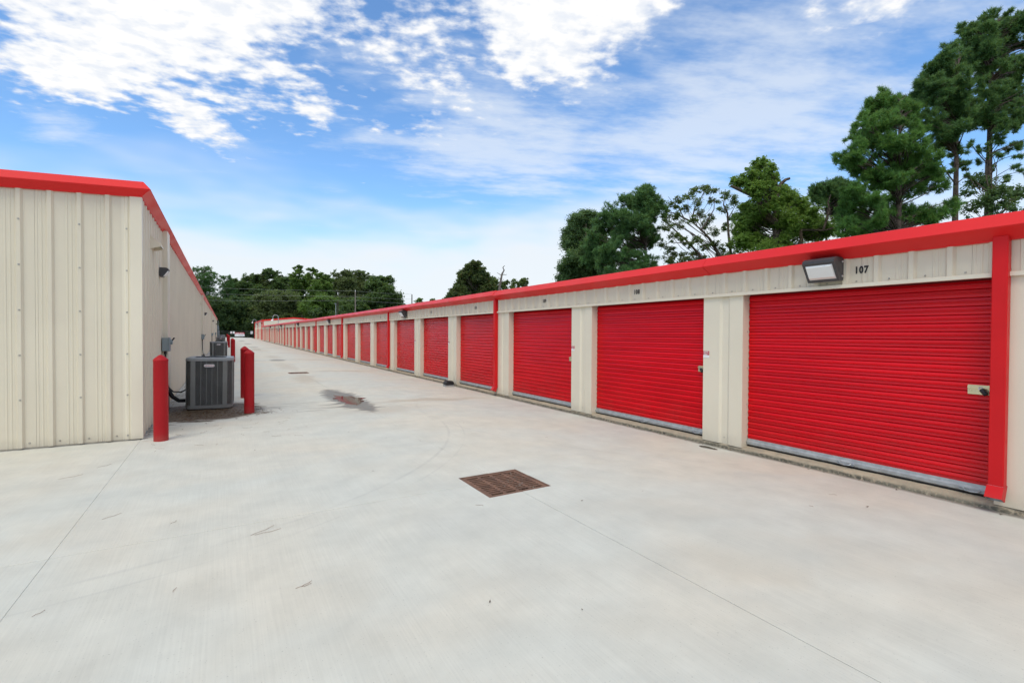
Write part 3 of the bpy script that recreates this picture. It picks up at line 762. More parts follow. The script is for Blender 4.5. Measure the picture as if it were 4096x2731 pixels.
for xa, za, xb, zb in ((-.15, E1-.01, 5.2, E1+.55), (5.2, E1+.55, 13.1, E1)):
    rm.add([(xa, -.09, za-.10), (xb, -.09, zb-.10), (xb, -.11, zb+.0), (xa, -.11, za+.0), (xb, -.07, zb+.12), (xa, -.07, za+.12), (xb, .1, zb+.12), (xa, .1, za+.12), (xa, 0, za-.14), (xb, 0, zb-.14)], [(8, 9, 1, 0), (0, 1, 2, 3), (3, 2, 4, 5), (5, 4, 6, 7)])
put('rake_trim', rm.mesh('rake_trim', RED_TRIM), FB)
rm = MB().extr([(x, z-2.48+E1) for x, z in PROF], -.1, LF+.1)
put('eave_trim', rm.mesh('eave_trim', RED_TRIM), FB)
put('corner_trim', MB().extr([(-.02, -.035), (.14, -.035), (.14, -.02), (-.02, .12), (-.034, .12), (-.034, -.035)], -.1, E1-.1, 'z').mesh('corner_trim', RED_SPOUT), FB)
fr = MB().add([(0, 0, E1+.05), (0, LF, E1+.05), (5.2, LF, E1+.62), (5.2, 0, E1+.62), (13, LF, E1+.05), (13, 0, E1+.05)], [(0, 3, 2, 1), (3, 5, 4, 2)])
put('roof', fr.mesh('roof', ROOF), FB)
fdm = MB().box(-.004, .05, 0, 2.7, -.05, 2.35).mesh('door', BEIGE_TRIM)
fdr = sheet([(q_[0]*.6-.012, q_[1]) for q_ in curt], 2.4, DOOR, 'curtain')
jbm = MB().box(-.10, -.0045, 0, .5, -.1, 2.5).mesh('pillar', BEIGE_TRIM)
for j in range(7):
    y = .8+j*3.3
    if y+2.7 > LF: break
    dr = put('door', fdm, FB, (0, y, .02)); put('curtain', fdr, dr, (-.02, .15, .1))
    put('pillar', jbm, FB, (0, y+2.75, 0))
for y in (.9, 11.6, LF-.3):
    ds = put('downspout', MB().box(-.20, -.105, -.06, .06, .12, E1).mesh('downspout', RED_SPOUT), FB, (0, y, 0))
    put('elbow', elm, ds, (-.105, 0, -.02))

# ---------------------------------------------------------------- wall lights
def wallpack_meshes(s):
    """body, lens, hinge screws; built looking out along -X, foot at z=0, centred in Y, back on x=0"""
    W = .345*s; D_, H_ = .215*s, .262*s
    pr = [(0, .012*s), (0, H_), (-.165*s, H_), (-D_, H_-.030*s), (-D_, H_-.052*s), (-.072*s, 0), (-.02*s, 0)]
    m = MB().extr(pr, -W/2, W/2)
    # rim round the glass
    a, b_ = Vector((-D_, 0, H_-.052*s)), Vector((-.072*s, 0, 0)); nrm = Vector((-(a-b_).z, 0, (a-b_).x)).normalized()
    if nrm.x > 0: nrm = -nrm
    dirv = (b_-a)
    def P(u, v_, h): q_ = a+dirv*u+nrm*h; return (q_.x, v_, q_.z)
    fr_ = .030*s/dirv.length; e = W/2
    for (u0, u1, v0, v1) in ((0, fr_, -e, e), (1-fr_*.9, 1, -e, e), (fr_, 1-fr_*.9, -e, -e+.026*s), (fr_, 1-fr_*.9, e-.026*s, e)):
        h = .010*s
        m.add([P(u0, v0, 0), P(u1, v0, 0), P(u1, v1, 0), P(u0, v1, 0), P(u0, v0, h), P(u1, v0, h), P(u1, v1, h), P(u0, v1, h)], [(0, 1, 5, 4), (1, 2, 6, 5), (2, 3, 7, 6), (3, 0, 4, 7), (4, 5, 6, 7)])
    body = m.mesh('housing', BRONZE)
    l = MB(); u0, u1, v0, v1 = fr_*1.05, 1-fr_, -e+.027*s, e-.027*s
    # prismatic glass: bulges between the rims
    l.add([P(u0, v0, .003), P(u0, v1, .003), P(u0+.06, v1-.012*s, .026*s), P(u0+.06, v0+.012*s, .026*s), P(u1-.16, v0+.012*s, .030*s), P(u1-.16, v1-.012*s, .030*s), P(u1, v1, .003), P(u1, v0, .003)],
          [(0, 1, 2, 3), (3, 2, 5, 4), (4, 5, 6, 7), (0, 3, 4, 7), (1, 6, 5, 2)])
    lens = l.mesh('lens', LENS)
    k = MB()
    for z in (.04*s, .21*s): k.lathe([(.009*s, 0), (.009*s, .006*s), (.005*s, .010*s)], (0, 0, 0), 8)
    return body, lens
wb, wl = wallpack_meshes(1.0)
scr = screws_mb([(-.035, -.1725, .05), (-.035, -.1725, .215)], (0, -1, 0), .011, .014).mesh('hinge_screw', STEEL)
RL = [(2.935, 'large dark wall light with white glass right beside the number 107'), (18.20, 'dark wall light under the red eave beyond door 111, second from the camera'), (33.7, 'dark wall light on the door row, third from the camera'),
      (49.4, 'dark wall light on the door row, fourth from the camera'), (65.1, 'small dark wall light on the door row next to the tall bent lamp pipe'), (80.9, 'tiny dark wall light farthest along the low door row')]
for y, lab in RL:
    o = thing('wall_light', lab, 'wall light', (XW-.031, y, 2.128+gy(y)), (0, 0, 0), 'wall lights along the door row')
    put('housing', wb, o); put('lens', wl, o); put('hinge_screw', scr, o)
wb2, wl2 = wallpack_meshes(.62)
LLs = [(10.63, 'small black wall light beside the pipe chase, nearest on the left building'), (33.4, 'small black wall light on the left building, second from the camera'), (56.0, 'tiny black wall light on the left building, third from the camera'), (78.5, 'tiny black wall light on the left building nearest its far end')]
for y, lab in LLs:
    o = thing('wall_light', lab, 'wall light', (XL+.031, y, 2.49+gy(y)), (0, 0, R(180)), 'wall lights on the left building')
    put('housing', wb2, o); put('lens', wl2, o)
for y, lab in ((FY0+1.6, 'wall light on the taller far building near its red corner'), (FY0+16, 'wall light on the taller far building near its far corner')):
    o = thing('wall_light', lab, 'wall light', (XW-.02, y, gy(FY0)+3.0), (0, 0, 0), 'wall lights on the far building')
    put('housing', wb, o); put('lens', wl, o)

# ---------------------------------------------------------------- padlocks
def padlock(loc, rot, lab):
    o = thing('padlock', lab, 'padlock', loc, rot)
    m = MB().lathe([(.017, -.032), (.020, -.029), (.020, .029), (.017, .032)], (0, 0, 0), 16)
    put('body', m.mesh('body', BLACK, 40), o, (0, 0, -.03))
    ring = [(0, .013*math.cos(a), .013*math.sin(a)+.012) for a in np.linspace(-.6, math.pi+.6, 11)]
    put('shackle', MB().tube(ring, .0045, 6).mesh('shackle', STEEL, 40), o)
padlock((XW+.14-.048, 1.615, .995), (R(-38), R(18), 0), 'black cylinder padlock on the yellow latch of door 107')
padlock((XW+.14-.045, PD+Y0+.115, .99), (R(-40), R(16), 0), 'black padlock half hidden by the pillar on the latch of door 108')

# ---------------------------------------------------------------- bait station
bs = thing('bait_station', 'black plastic bait box on a grey slab at the pillar foot past door 110', 'bait box', (5.86, 13.52, gz(5.86, 13.5)+.002), (0, 0, R(-6)))
m = MB().bbox(-.135, .135, -.155, .155, 0, .045, .008); put('base_slab', m.mesh('base_slab', simple_noise('grey_block', (.30, .31, .31), (.40, .41, .40), 20)), bs)
pr = [(-.12, .047), (-.125, .12), (-.09, .155), (.09, .16), (.125, .13), (.12, .047)]
m = MB().extr(pr, -.145, .145); put('box', m.mesh('box', BLACK), bs)
m = MB()
for yq in (-.085, .085): m.box(-.1275, -.119, yq-.03, yq+.03, .055, .10)
m.box(-.05, .05, -.147, -.139, .055, .10)
put('entry_hole', m.mesh('entry_hole', COIL), bs)
m = MB().bbox(-.10, .10, -.11, .11, .155, .168, .006); put('lid', m.mesh('lid', BLACK), bs)

# ---------------------------------------------------------------- drain grates
def grate_mesh():
    m = MB(); G = GS-.022; zt = -.004
    m.box(-G, G, -G, -G+.035, zt-.012, zt); m.box(-G, G, G-.035, G, zt-.012, zt)
    m.box(-G, -G+.038, -G+.035, G-.035, zt-.012, zt); m.box(G-.038, G, -G+.035, G-.035, zt-.012, zt)
    rows = 11; span = 2*G-.07; pit_ = span/rows
    for i in range(rows-1):
        y = -G+.035+pit_*(i+1); m.box(-G+.038, G-.038, y-.0105, y+.0105, zt-.012, zt-.0005)
    for i in range(3):
        x = -G+.038+(2*G-.076)*(i+1)/4
        m.box(x-.016, x+.016, -G+.035, G-.035, zt-.014, zt-.0015)
    # rounded ends to the slots
    for i in range(rows):
        for j in range(4):
            x0 = -G+.038+(2*G-.076)*j/4+(.016 if j else 0); x1 = -G+.038+(2*G-.076)*(j+1)/4-(.016 if j < 3 else 0)
            ya = -G+.035+pit_*i+(.0105 if i else 0); yb = -G+.035+pit_*(i+1)-(.0105 if i < rows-1 else 0)
            r_ = .011
            for (cx, cy, sx, sy) in ((x0, ya, 1, 1), (x0, yb, 1, -1), (x1, ya, -1, 1), (x1, yb, -1, -1)):
                tri = [(cx, cy, zt-.0025), (cx+sx*r_, cy, zt-.0025), (cx, cy+sy*r_, zt-.0025)]
                m.add(tri, [(0, 1, 2) if sx*sy > 0 else (0, 2, 1)])
    return m.mesh('grate_plate', RUST)
gpm = grate_mesh()
fm = MB(); G = GS
for a in ((-G, G, -G, -G+.018), (-G, G, G-.018, G), (-G, -G+.018, -G+.018, G-.018), (G-.018, G, -G+.018, G-.018)): fm.box(*a, -.06, -.0015)
frm = fm.mesh('frame', RUST)
ptm = MB(); b = GS-.002
ptm.add([(-b, -b, -.4), (b, -b, -.4), (b, b, -.4), (-b, b, -.4), (-b, -b, -.06), (b, -b, -.06), (b, b, -.06), (-b, b, -.06)], [(0, 1, 2, 3), (0, 4, 5, 1), (1, 5, 6, 2), (2, 6, 7, 3), (3, 7, 4, 0)])
pitm = ptm.mesh('pit', PIT)
for i, (a, c_) in enumerate(GRATES):
    o = thing('drain_grate', ['rusty square drain grate in the concrete nearest the camera', 'drain grate in the middle of the lane beyond the puddle', 'thin dark far drain grate in the middle of the lane'][i], 'drain', (a, c_, gz(a, c_)), (0, 0, 0), 'drain grates along the lane')
    put('grate_plate', gpm, o); put('frame', frm, o); put('pit', pitm, o)
    if i == 0:
        n_ = 420; cx = rng.normal(.12, .11, n_); cy = rng.normal(-.02, .17, n_); ok = (abs(cx) < .29) & (abs(cy) < .29); cx, cy = cx[ok], cy[ok]; n_ = len(cx)
        cz = rng.uniform(-.030, -.006, n_); an = rng.uniform(0, 6.28, n_); L = rng.uniform(.008, .022, n_); ti = rng.uniform(-.010, .010, n_)
        dx, dy = np.cos(an)*L, np.sin(an)*L
        V = np.stack([np.stack([cx-dx, cy-dy, cz-ti], 1), np.stack([cx-dy*.4, cy+dx*.4, cz], 1), np.stack([cx+dx, cy+dy, cz+ti], 1), np.stack([cx+dy*.4, cy-dx*.4, cz+.003], 1)], 1).reshape(-1, 3)
        q_ = put('leaf_debris', fast_mesh('leaf_debris', V, np.arange(4*n_).reshape(-1, 4), LITTER_GREY), o); q_['kind'] = 'stuff'

# ---------------------------------------------------------------- bollards
bm_ = MB().lathe([(.0865, -.02), (.0865, 1.10), (.089, 1.104), (.089, 1.122), (.085, 1.128), (.060, 1.153), (.032, 1.176), (.014, 1.187), (.004, 1.190)], (0, 0, 0), 36)
bollm = bm_.mesh('bollard', BOLLARD, 35)
capm = None
BL = [(-.755, 8.20, 'large red bollard at the near corner of the left building'), (.40, 10.24, 'red bollard right of the nearest condenser, in front of the pair'), (.405, 12.68, 'red bollard partly hidden behind the nearer one beside the first condenser'),
      (.40, 28.5, 'red bollard beside the second condenser, nearer of the two'), (.395, 31.0, 'red bollard just behind the one beside the second condenser'), (.41, 54.5, 'slim red bollard beside the third condenser, nearer of its two'), (.40, 62, 'red bollard half hidden behind the one at the third condenser'),
      (.42, 88.0, 'small far red bollard beside the last condensers'), (-1.0, 108.0, 'tiny red bollard past the far end of the left building')]
for x, y, lab in BL:
    o = put('bollard', bollm, None, (x, y, gz(x, y)), (0, 0, random.uniform(0, 6))); tag(o, lab, 'bollard', 'red bollards along the left building')

# ---------------------------------------------------------------- air-conditioning condensers
def rsq(hw, r_, z, inset=0.0, seg=5):
    pts_ = []
    for qx, qy, a0 in ((1, 1, 0), (-1, 1, 90), (-1, -1, 180), (1, -1, 270)):
        for s_ in range(seg+1):
            a = R(a0+90*s_/seg); pts_.append((qx*(hw-r_)+(r_-inset)*math.cos(a), qy*(hw-r_)+(r_-inset)*math.sin(a), z))
    return pts_
def rings(m, rows, mi=0, cap=None):
    k = len(m.v); n = len(rows[0])
    for r_ in rows: m.v += r_
    for i in range(len(rows)-1):
        for j in range(n): m.f.append((k+i*n+j, k+i*n+(j+1) % n, k+(i+1)*n+(j+1) % n, k+(i+1)*n+j)); m.mi.append(mi)
    return m
HW, CR, AH = .39, .115, 1.0
core = rings(MB(), [rsq(HW, CR, .06, .030), rsq(HW, CR, AH-.06, .030)]).mesh('coil', COIL)
lv = MB(); z = .085
while z < AH-.075:
    rings(lv, [rsq(HW, CR, z, .020), rsq(HW, CR, z+.004, .003), rsq(HW, CR, z+.009, .0035), rsq(HW, CR, z+.012, .016)]); z += .0205
louv = lv.mesh('louver', AC_GREY)
po = MB()
for a in range(4):
    c_, s_ = math.cos(a*math.pi/2), math.sin(a*math.pi/2)
    def rot(x, y, z): return (x*c_-y*s_, x*s_+y*c_, z)
    for xx, ww in [(-.265, .040), (.265, .040)]+[(-.23+.092*j, .005) for j in range(1, 5)]:
        x0, x1 = xx-ww, xx+ww
        vs_ = [rot(x, y, z) for z in (.07, AH-.06) for x, y in ((x0, -HW-.0015), (x1, -HW-.0015), (x1, -HW+.012), (x0, -HW+.012))]
        po.add(vs_, [(4, 5, 6, 7), (0, 1, 5, 4), (1, 2, 6, 5), (3, 0, 4, 7)])
posts = po.mesh('corner_post', AC_GREY)
bp = MB(); rings(bp, [rsq(HW, CR, .0, .012), rsq(HW, CR, .015, -.004), rsq(HW, CR, .075, -.004), rsq(HW, CR, .080, .02)]); bp.f.append(tuple(range(24))[::-1]); bp.mi.append(0)
basep = bp.mesh('base_pan', AC_GREY)
tp = MB()
NSEG = 24
def circ(r_, z): return [(r_*math.cos(a), r_*math.sin(a), z) for a in [R(360*(j+.0)/NSEG) for j in range(NSEG)]]
def rsq24(inset, z):
    pts_ = rsq(HW, CR, z, inset); return pts_
rows = [rsq24(.020, AH-.070), rsq24(-.008, AH-.066), rsq24(-.010, AH-.035), rsq24(.004, AH-.006), rsq24(.03, AH)]
ang = [math.atan2(q_[1], q_[0]) for q_ in rows[0]]
for r_, z in ((.335, AH), (.325, AH-.008), (.315, AH-.05)): rows.append([(r_*math.cos(a), r_*math.sin(a), z) for a in ang])
topc = rings(MB(), rows).mesh('top_cover', AC_TOP, 30)
gd = MB()
for r_ in (.06, .10, .14, .18, .22, .26, .30): gd.tube([(r_*math.cos(a), r_*math.sin(a), AH-.003+.012*(1-r_/.3)) for a in np.linspace(0, 2*math.pi, 25)], .0032, 4, cap=False)
for a in range(8): gd.tube([(.05*math.cos(a*.785), .05*math.sin(a*.785), AH+.010), (.32*math.cos(a*.785), .32*math.sin(a*.785), AH-.006)], .004, 4)
gd.lathe([(.055, AH+.006), (.055, AH+.014), (.03, AH+.018)], (0, 0, 0), 16)
guard = gd.mesh('fan_guard', BLACK)
fanm = MB()
for a in range(4):
    c_, s_ = math.cos(a*math.pi/2), math.sin(a*math.pi/2)
    fanm.add([(x*c_-y*s_, x*s_+y*c_, AH-.12+h) for x, y, h in ((.03, -.03, 0), (.28, -.10, 0), (.28, .09, .07), (.03, .04, .03))], [(0, 1, 2, 3)])
fanm.lathe([(.06, AH-.16), (.06, AH-.08)], (0, 0, 0), 12)
fan = fanm.mesh('fan', BLACK)
bdg = MB(); n_ = 20
for r0, z_, mi in ((1.0, 0, 0), (1.0, -.006, 0), (.93, -.009, 0)):
    bdg.v += [((.062*(1 if math.cos(a) > 0 else -1)*(abs(math.cos(a)) > 1e-6)+.026*math.cos(a))*r0, z_, .026*math.sin(a)*r0) for a in [2*math.pi*(j+.5)/n_ for j in range(n_)]]
for i in range(2):
    for j in range(n_): bdg.f.append((i*n_+j, i*n_+(j+1) % n_, (i+1)*n_+(j+1) % n_, (i+1)*n_+j)); bdg.mi.append(0)
bdg.f.append(tuple(range(2*n_, 3*n_))); bdg.mi.append(0)
badge = bdg.mesh('badge', PRINT_WHITE)
lett = text_mesh('lettering', 'LENNOX', .030, PRINT_RED, .0009, 1.02, .28)
sw = MB(); A0 = [(.054+.022*math.cos(a), -.0095, .019*math.sin(a)) for a in np.linspace(-1.2, 1.25, 10)]; A1 = [(.052+.017*math.cos(a), -.0095, .019*math.sin(a)) for a in np.linspace(-1.2, 1.25, 10)]
sw.add(A0+A1, [(i, i+1, i+11, i+10) for i in range(9)]); swm = sw.mesh('swoosh', PRINT_RED)
ACS = [(-.235, 11.42, -3.5, 'nearest grey louvred air-conditioning condenser with a white badge, behind the corner bollard'), (-.262, 30.2, 2, 'second grey air-conditioning condenser down the left wall'), (-.28, 55.6, 0, 'third grey air-conditioning condenser down the left wall'),
       (-.28, 76.5, 0, 'fourth air-conditioning condenser, mostly hidden behind the third'), (-.27, 89.5, 0, 'farthest air-conditioning condenser, only its top showing')]
for i, (x, y, a, lab) in enumerate(ACS):
    zb = gz(x, y)+.012
    o = thing('condenser_unit', lab, 'air conditioner', (x, y, zb), (0, R(.6) if i == 0 else 0, R(a)), 'condensers along the left building')
    for nm, me in (('coil', core), ('louver', louv), ('corner_post', posts), ('base_pan', basep), ('top_cover', topc), ('fan_guard', guard), ('fan', fan)): put(nm, me, o)
    bdo = put('badge', badge, o, (.0, -HW-.004, AH-.155))
    put('lettering', lett, bdo, (-.008, -.0095, 0), FACE_S); put('swoosh', swm, bdo)
    if i < 4:
        ca = math.cos(R(-a)); sa = math.sin(R(-a))
        def loc(X, Y, Z): dx, dy = X-x, Y-y; return (dx*ca-dy*sa, dx*sa+dy*ca, Z-zb)
        wy = CH[i]+.12; g0 = gz(x, y)
        xa = x-.37
        put('insulated_hose', MB().tube([loc(XL+.05, wy, g0+.50), loc(XL+.09, wy-.02, g0+.40), loc(XL+.16, wy-.05, g0+.27), loc(XL+.26, wy-.03, g0+.185), loc(xa, y-.10, g0+.165), loc(xa+.06, y-.08, g0+.165)], .036, 10).mesh('insulated_hose', RUBBER, 40), o)
        put('power_whip', MB().tube([loc(XL+.08, wy-.16, g0+.62), loc(XL+.10, wy-.16, g0+.47), loc(XL+.18, wy-.16, g0+.375), loc(XL+.30, wy-.12, g0+.355), loc(xa-.02, y-.16, g0+.40), loc(xa+.06, y-.16, g0+.43)], .013, 8).mesh('power_whip', PRINT_GREY if i else BLACK, 40), o)
        put('pipe_sleeve', MB().box(0, .09, .02, .26, 0, .36).mesh('pipe_sleeve', BLACK), o, loc(XL+.012, CH[i], g0+.0), (0, 0, R(-a)))

# ---------------------------------------------------------------- disconnect boxes
dbx = MB().bbox(0, .095, 0, .20, 0, .245, .004).mesh('enclosure', GREY_BOX)
dcv = MB().bbox(.096, .122, -.006, .206, -.004, .252, .004).mesh('cover', GREY_BOX)
dhb = MB(); dhb.tube([(.124, .10, .165), (.150, .10, .165)], .046, 14); dhb.tube([(.150, .10, .165), (.158, .10, .165)], [.046, .03], 14)
dhm = dhb.mesh('switch_hub', GREY_BOX, 40)
dlv = MB().tube([(.148, .085, .19), (.185, .06, .245)], .012, 8).mesh('switch_handle', BLACK)
DB = ['grey electrical disconnect box with black handle above the corner bollard', 'second grey electrical disconnect box on the left wall', 'third grey electrical disconnect box on the left wall', 'farthest grey electrical disconnect box on the left wall']
for i, yc in enumerate(CH):
    y = yc-.245; z = 1.155+gy(yc)
    o = thing('disconnect_box', DB[i], 'electrical box', (XL+.032, y, z), (0, 0, 0), 'disconnect boxes on the left wall')
    for nm, me in (('enclosure', dbx), ('cover', dcv), ('switch_hub', dhm), ('switch_handle', dlv)): put(nm, me, o)
    put('conduit', MB().tube([(.045, .10, 0), (.045, .10, -.06)], .022, 10).tube([(.045, .10, -.061), (.045, .10, -.55)], .014, 8).mesh('conduit', BLACK, 40), o)
o = thing('meter_cabinet', 'tall grey electrical cabinet at the far end of the left building', 'cabinet', (XL+.05, LEND-.8, gy(LEND)))
put('enclosure', MB().bbox(0, .32, 0, .7, .35, 1.75, .01).mesh('enclosure', GREY_BOX), o)
put('door', MB().bbox(.325, .345, .03, .67, .40, 1.70, .006).mesh('door', GREY_BOX), o)
put('enclosure', MB().bbox(0, .26, .1, .6, 1.80, 2.55, .01).mesh('enclosure', GREY_BOX), o)
put('conduit', MB().tube([(.14, .35, 2.55), (.14, .35, 3.3)], .04, 10).mesh('conduit', GREY_BOX, 40), o)
put('stand', MB().box(.05, .12, .05, .12, -.05, .35).box(.05, .12, .58, .65, -.05, .35).mesh('stand', GALV), o)

# ---------------------------------------------------------------- puddle
pd_ = MB(); rn = random.Random(12); N_ = 46; prim = []
for j in range(N_):
    a = 2*math.pi*j/N_
    rr = 1+.16*math.sin(3*a+1)+.10*math.sin(7*a+.4)+rn.uniform(-.10, .10)
    prim.append((2.42+.27*rr*math.cos(a)+.05*math.sin(9*a), 11.15+.82*rr*math.sin(a)+rn.uniform(-.05, .05), .0035))
pd_.add(prim, [tuple(range(N_))])
tag(put('puddle', pd_.mesh('puddle', WATER)), kind='structure')
pd2 = MB(); prim = [(5.90+.055*math.cos(a)*(1+.2*math.sin(3*a)), 4.40+.15*math.sin(a), gz(5.90, 4.4)+.004) for a in np.linspace(0, 2*math.pi, 22)[:-1]]
pd2.add(prim, [tuple(range(21))]); tag(put('puddle', pd2.mesh('puddle', WATER)), kind='structure')

# ---------------------------------------------------------------- litter on the concrete
def strands(name, items, mat, rad=.0011):
    m = MB()
    for pts_ in items: m.tube([(x, y, gz(x, y)+.003+.004*(i % 2)) for i, (x, y) in enumerate(pts_)], rad, 4)
    return m.mesh(name, mat)
def bend(x, y, a, L, c_=.15):
    return [(x+L*s_*math.cos(a+c_*s_), y+L*s_*math.sin(a+c_*s_)) for s_ in (-.5, -.2, .1, .5)]
it = [bend(.25, 4.07, .6, .20), bend(.28, 4.02, .15, .18), bend(-.785, 5.0, .7, .14), bend(-.85, 3.46, .8, .06), bend(.40, 3.05, .1, .09), bend(.42, 3.07, .5, .07), bend(-1.36, 6.57, .5, .2), bend(-1.15, 6.94, .8, .16)]
rn = random.Random(21)
for j in range(46):
    x = rn.uniform(-.95, 1.2); y = rn.uniform(7.4, 10.4) if rn.random() < .8 else rn.uniform(10.4, 14)
    it.append(bend(x, y, rn.uniform(0, 3.1), rn.uniform(.05, .16), rn.uniform(-.6, .6)))
for j in range(12): it.append(bend(rn.uniform(-2.5, 5.5), rn.uniform(2.2, 9), rn.uniform(0, 3.1), rn.uniform(.03, .08), rn.uniform(-.6, .6)))
q_ = tag(put('dry_pine_needles', strands('dry_pine_needles', it, NEEDLE_RED)), 'dry reddish pine needles and twigs scattered over the concrete', 'litter', kind='stuff')
def flakes(n_, xf_, yf_, L0, L1):
    cx, cy = xf_(n_), yf_(n_); an = rng.uniform(0, 6.28, n_); L = rng.uniform(L0, L1, n_); dx, dy = np.cos(an)*L, np.sin(an)*L
    cz = np.array([gz(a, b_) for a, b_ in zip(cx, cy)])+.006; t1, t2 = rng.uniform(0, .010, n_), rng.uniform(0, .010, n_)
    return np.stack([np.stack([cx-dx, cy-dy, cz+t1], 1), np.stack([cx-dy*.45, cy+dx*.45, cz], 1), np.stack([cx+dx, cy+dy, cz+t2], 1), np.stack([cx+dy*.45, cy-dx*.45, cz], 1)], 1).reshape(-1, 3)
V = np.concatenate([flakes(420, lambda n_: rng.normal(-.35, .36, n_), lambda n_: rng.normal(10.7, .45, n_), .012, .035), flakes(160, lambda n_: XL+.05+abs(rng.normal(0, .05, n_)), lambda n_: rng.uniform(8.6, 22, n_), .012, .03),
                    flakes(60, lambda n_: rng.normal(.45, .22, n_), lambda n_: rng.normal(10.2, .2, n_), .012, .03), flakes(16, lambda n_: rng.uniform(-2, 5.8, n_), lambda n_: rng.uniform(1.5, 12, n_), .008, .016), flakes(70, lambda n_: 6.02+rng.normal(0, .03, n_), lambda n_: rng.uniform(0, 16, n_), .01, .022)])
tag(put('fallen_leaves', fast_mesh('fallen_leaves', V, np.arange(len(V)).reshape(-1, 4), LITTER)), 'brown fallen leaves and dirt gathered round the nearest condenser', 'litter', kind='stuff')

# ---------------------------------------------------------------- fence, banner and signs at the end of the lane
FEY = 150.0; fz = gy(FEY)
fe = thing('iron_fence', 'black iron picket fence closing the far end of the lane', 'fence', (0, FEY, fz))
m = MB(); x = -22.0
while x < 34: m.box(x-.011, x+.011, -.011, .011, .05, 1.82); x += .125
q_ = put('pickets', m.mesh('pickets', IRON), fe); q_['kind'] = 'stuff'
for z in (.22, 1.55, 1.74): put('rail', MB().box(-22, 34, -.02, .02, z-.02, z+.02).mesh('rail', IRON), fe)
psm = MB().box(-.035, .035, -.036, .036, 0, 1.92).mesh('post', IRON)
for j in range(24): put('post', psm, fe, (-22+j*2.4, 0, 0))
ba = thing('banner', 'red and white banner hung on the far iron fence', 'banner', (3.62, FEY-.05, fz+.27))
put('sheet', MB().box(-1.15, 1.15, -.008, 0, 0, 1.06, 0).box(-1.152, 1.152, -.011, -.0085, .64, 1.062, 1).mesh('sheet', [PRINT_WHITE, PRINT_RED]), ba)
m = MB().box(-.95, -.15, -.016, -.012, .76, .90).box(.0, 1.0, -.016, -.012, .88, .94).box(-.1, .9, -.016, -.012, .76, .81)
put('white_lettering', m.mesh('white_lettering', PRINT_WHITE), ba)
m = MB()
for j, (a, b_) in enumerate(((-.3, .75), (-.35, 1.0), (-.35, .95))): m.box(a, b_, -.013, -.0086, .48-.17*j, .54-.17*j)
put('grey_lettering', m.mesh('grey_lettering', PRINT_GREY), ba)
for x, wd, hh, lab, kd in ((1.64, .44, .56, 'small white sign with a red mark, leftmost on the far fence', 1), (2.24, .44, .56, 'small white sign between the leftmost sign and the red banner', 2), (6.49, .54, .74, 'white striped sign on the far fence right of the banner', 3)):
    s_ = thing('fence_sign', lab, 'sign', (x, FEY-.05, fz+1.30), (0, 0, 0), 'signs on the far fence')
    put('plate', MB().box(-wd/2, wd/2, -.008, 0, -hh/2, hh/2).mesh('plate', PRINT_WHITE), s_)
    m = MB()
    if kd == 1: m.add([(-.13, -.010, -.10), (.13, -.010, -.10), (0, -.010, .12)], [(0, 1, 2)]); m.box(-.15, .15, -.011, -.0085, -.20, -.15)
    elif kd == 2:
        for j in range(3): m.box(-.15, .15, -.011, -.0085, .12-.11*j, .15-.11*j)
    else:
        for j in range(3): m.box(-.18+.13*j, -.13+.13*j, -.011, -.0085, -.33, .33)
    put('marking', m.mesh('marking', PRINT_RED if kd == 1 else PRINT_GREY), s_)

# ---------------------------------------------------------------- gooseneck lamps, poles and wires
def gooseneck(loc, h, reach, lab):
    o = thing('gooseneck_lamp', lab, 'lamp', loc)
    path_ = [(0, 0, 0), (0, 0, h-.25)]+[(-reach/2+reach/2*math.cos(a), 0, h-.25+.25*math.sin(a)*1.0) for a in np.linspace(.3, math.pi-.3, 7)]+[(-reach, 0, h-.25), (-reach, 0, h-.55)]
    put('pipe', MB().tube(path_, .035, 8).mesh('pipe', GALV, 50), o)
    put('lamp_head', MB().lathe([(.06, 0), (.09, -.10), (.16, -.26), (.15, -.28)][::-1], (0, 0, 0), 14).mesh('lamp_head', WHITE, 40), o, (-reach, 0, h-.52), (0, R(22), 0))
gooseneck((XW-.12, 68.3, 1.55+gy(68)), 2.15, .62, 'grey bent lamp pipe rising in front of the far door row')
gooseneck((XW-.06, 118.9, 3.6+gy(118)), .62, .66, 'small bent lamp pipe on the far corner of the taller building')
def pole(loc, h, r_, mat, lab, name='utility_pole'):
    o = thing(name, lab, 'pole', loc)
    put('shaft', MB().tube([(0, 0, -.2), (0, 0, h)], [r_, r_*.72], 10).mesh('shaft', mat, 50), o); return o
PA = (27.69, 121.2, .2)
o = pole(PA, 11.55, .17, POLE_WOOD, 'weathered wooden utility pole with a grey transformer, behind the far roofs')
put('transformer', MB().lathe([(.24, 0), (.27, .05), (.27, .75), (.24, .82)], (0, 0, 0), 14).mesh('transformer', paint('transformer_grey', (.5, .53, .55)), 40), o, (.48, -.2, 5.6))
put('bracket', MB().box(.1, .3, -.24, -.16, 6.1, 6.18).box(.1, .3, -.24, -.16, 5.75, 5.83).mesh('bracket', GALV), o)
put('insulator', MB().lathe([(.07, 0), (.10, .1), (.06, .22), (.09, .3), (.03, .42)], (0, 0, 0), 8).mesh('insulator', WHITE, 40), o, (0, 0, 11.5))
for z in (10.3, 9.35, 8.2): put('cross_pin', MB().box(0, .45, -.03, .03, z-.03, z+.03).mesh('cross_pin', GALV), o)
o = pole((22.98, 120.5, .2), 8.35, .09, GALV, 'pale steel lamp post left of the wooden utility pole', 'lamp_post')
put('lamp_head', MB().bbox(-.35, .10, -.10, .10, 8.33, 8.45, .02).mesh('lamp_head', GALV), o)
pole((27.44, 141, .25), 10.4, .16, POLE_DARK, 'dark thin pole standing behind the pale lamp post')
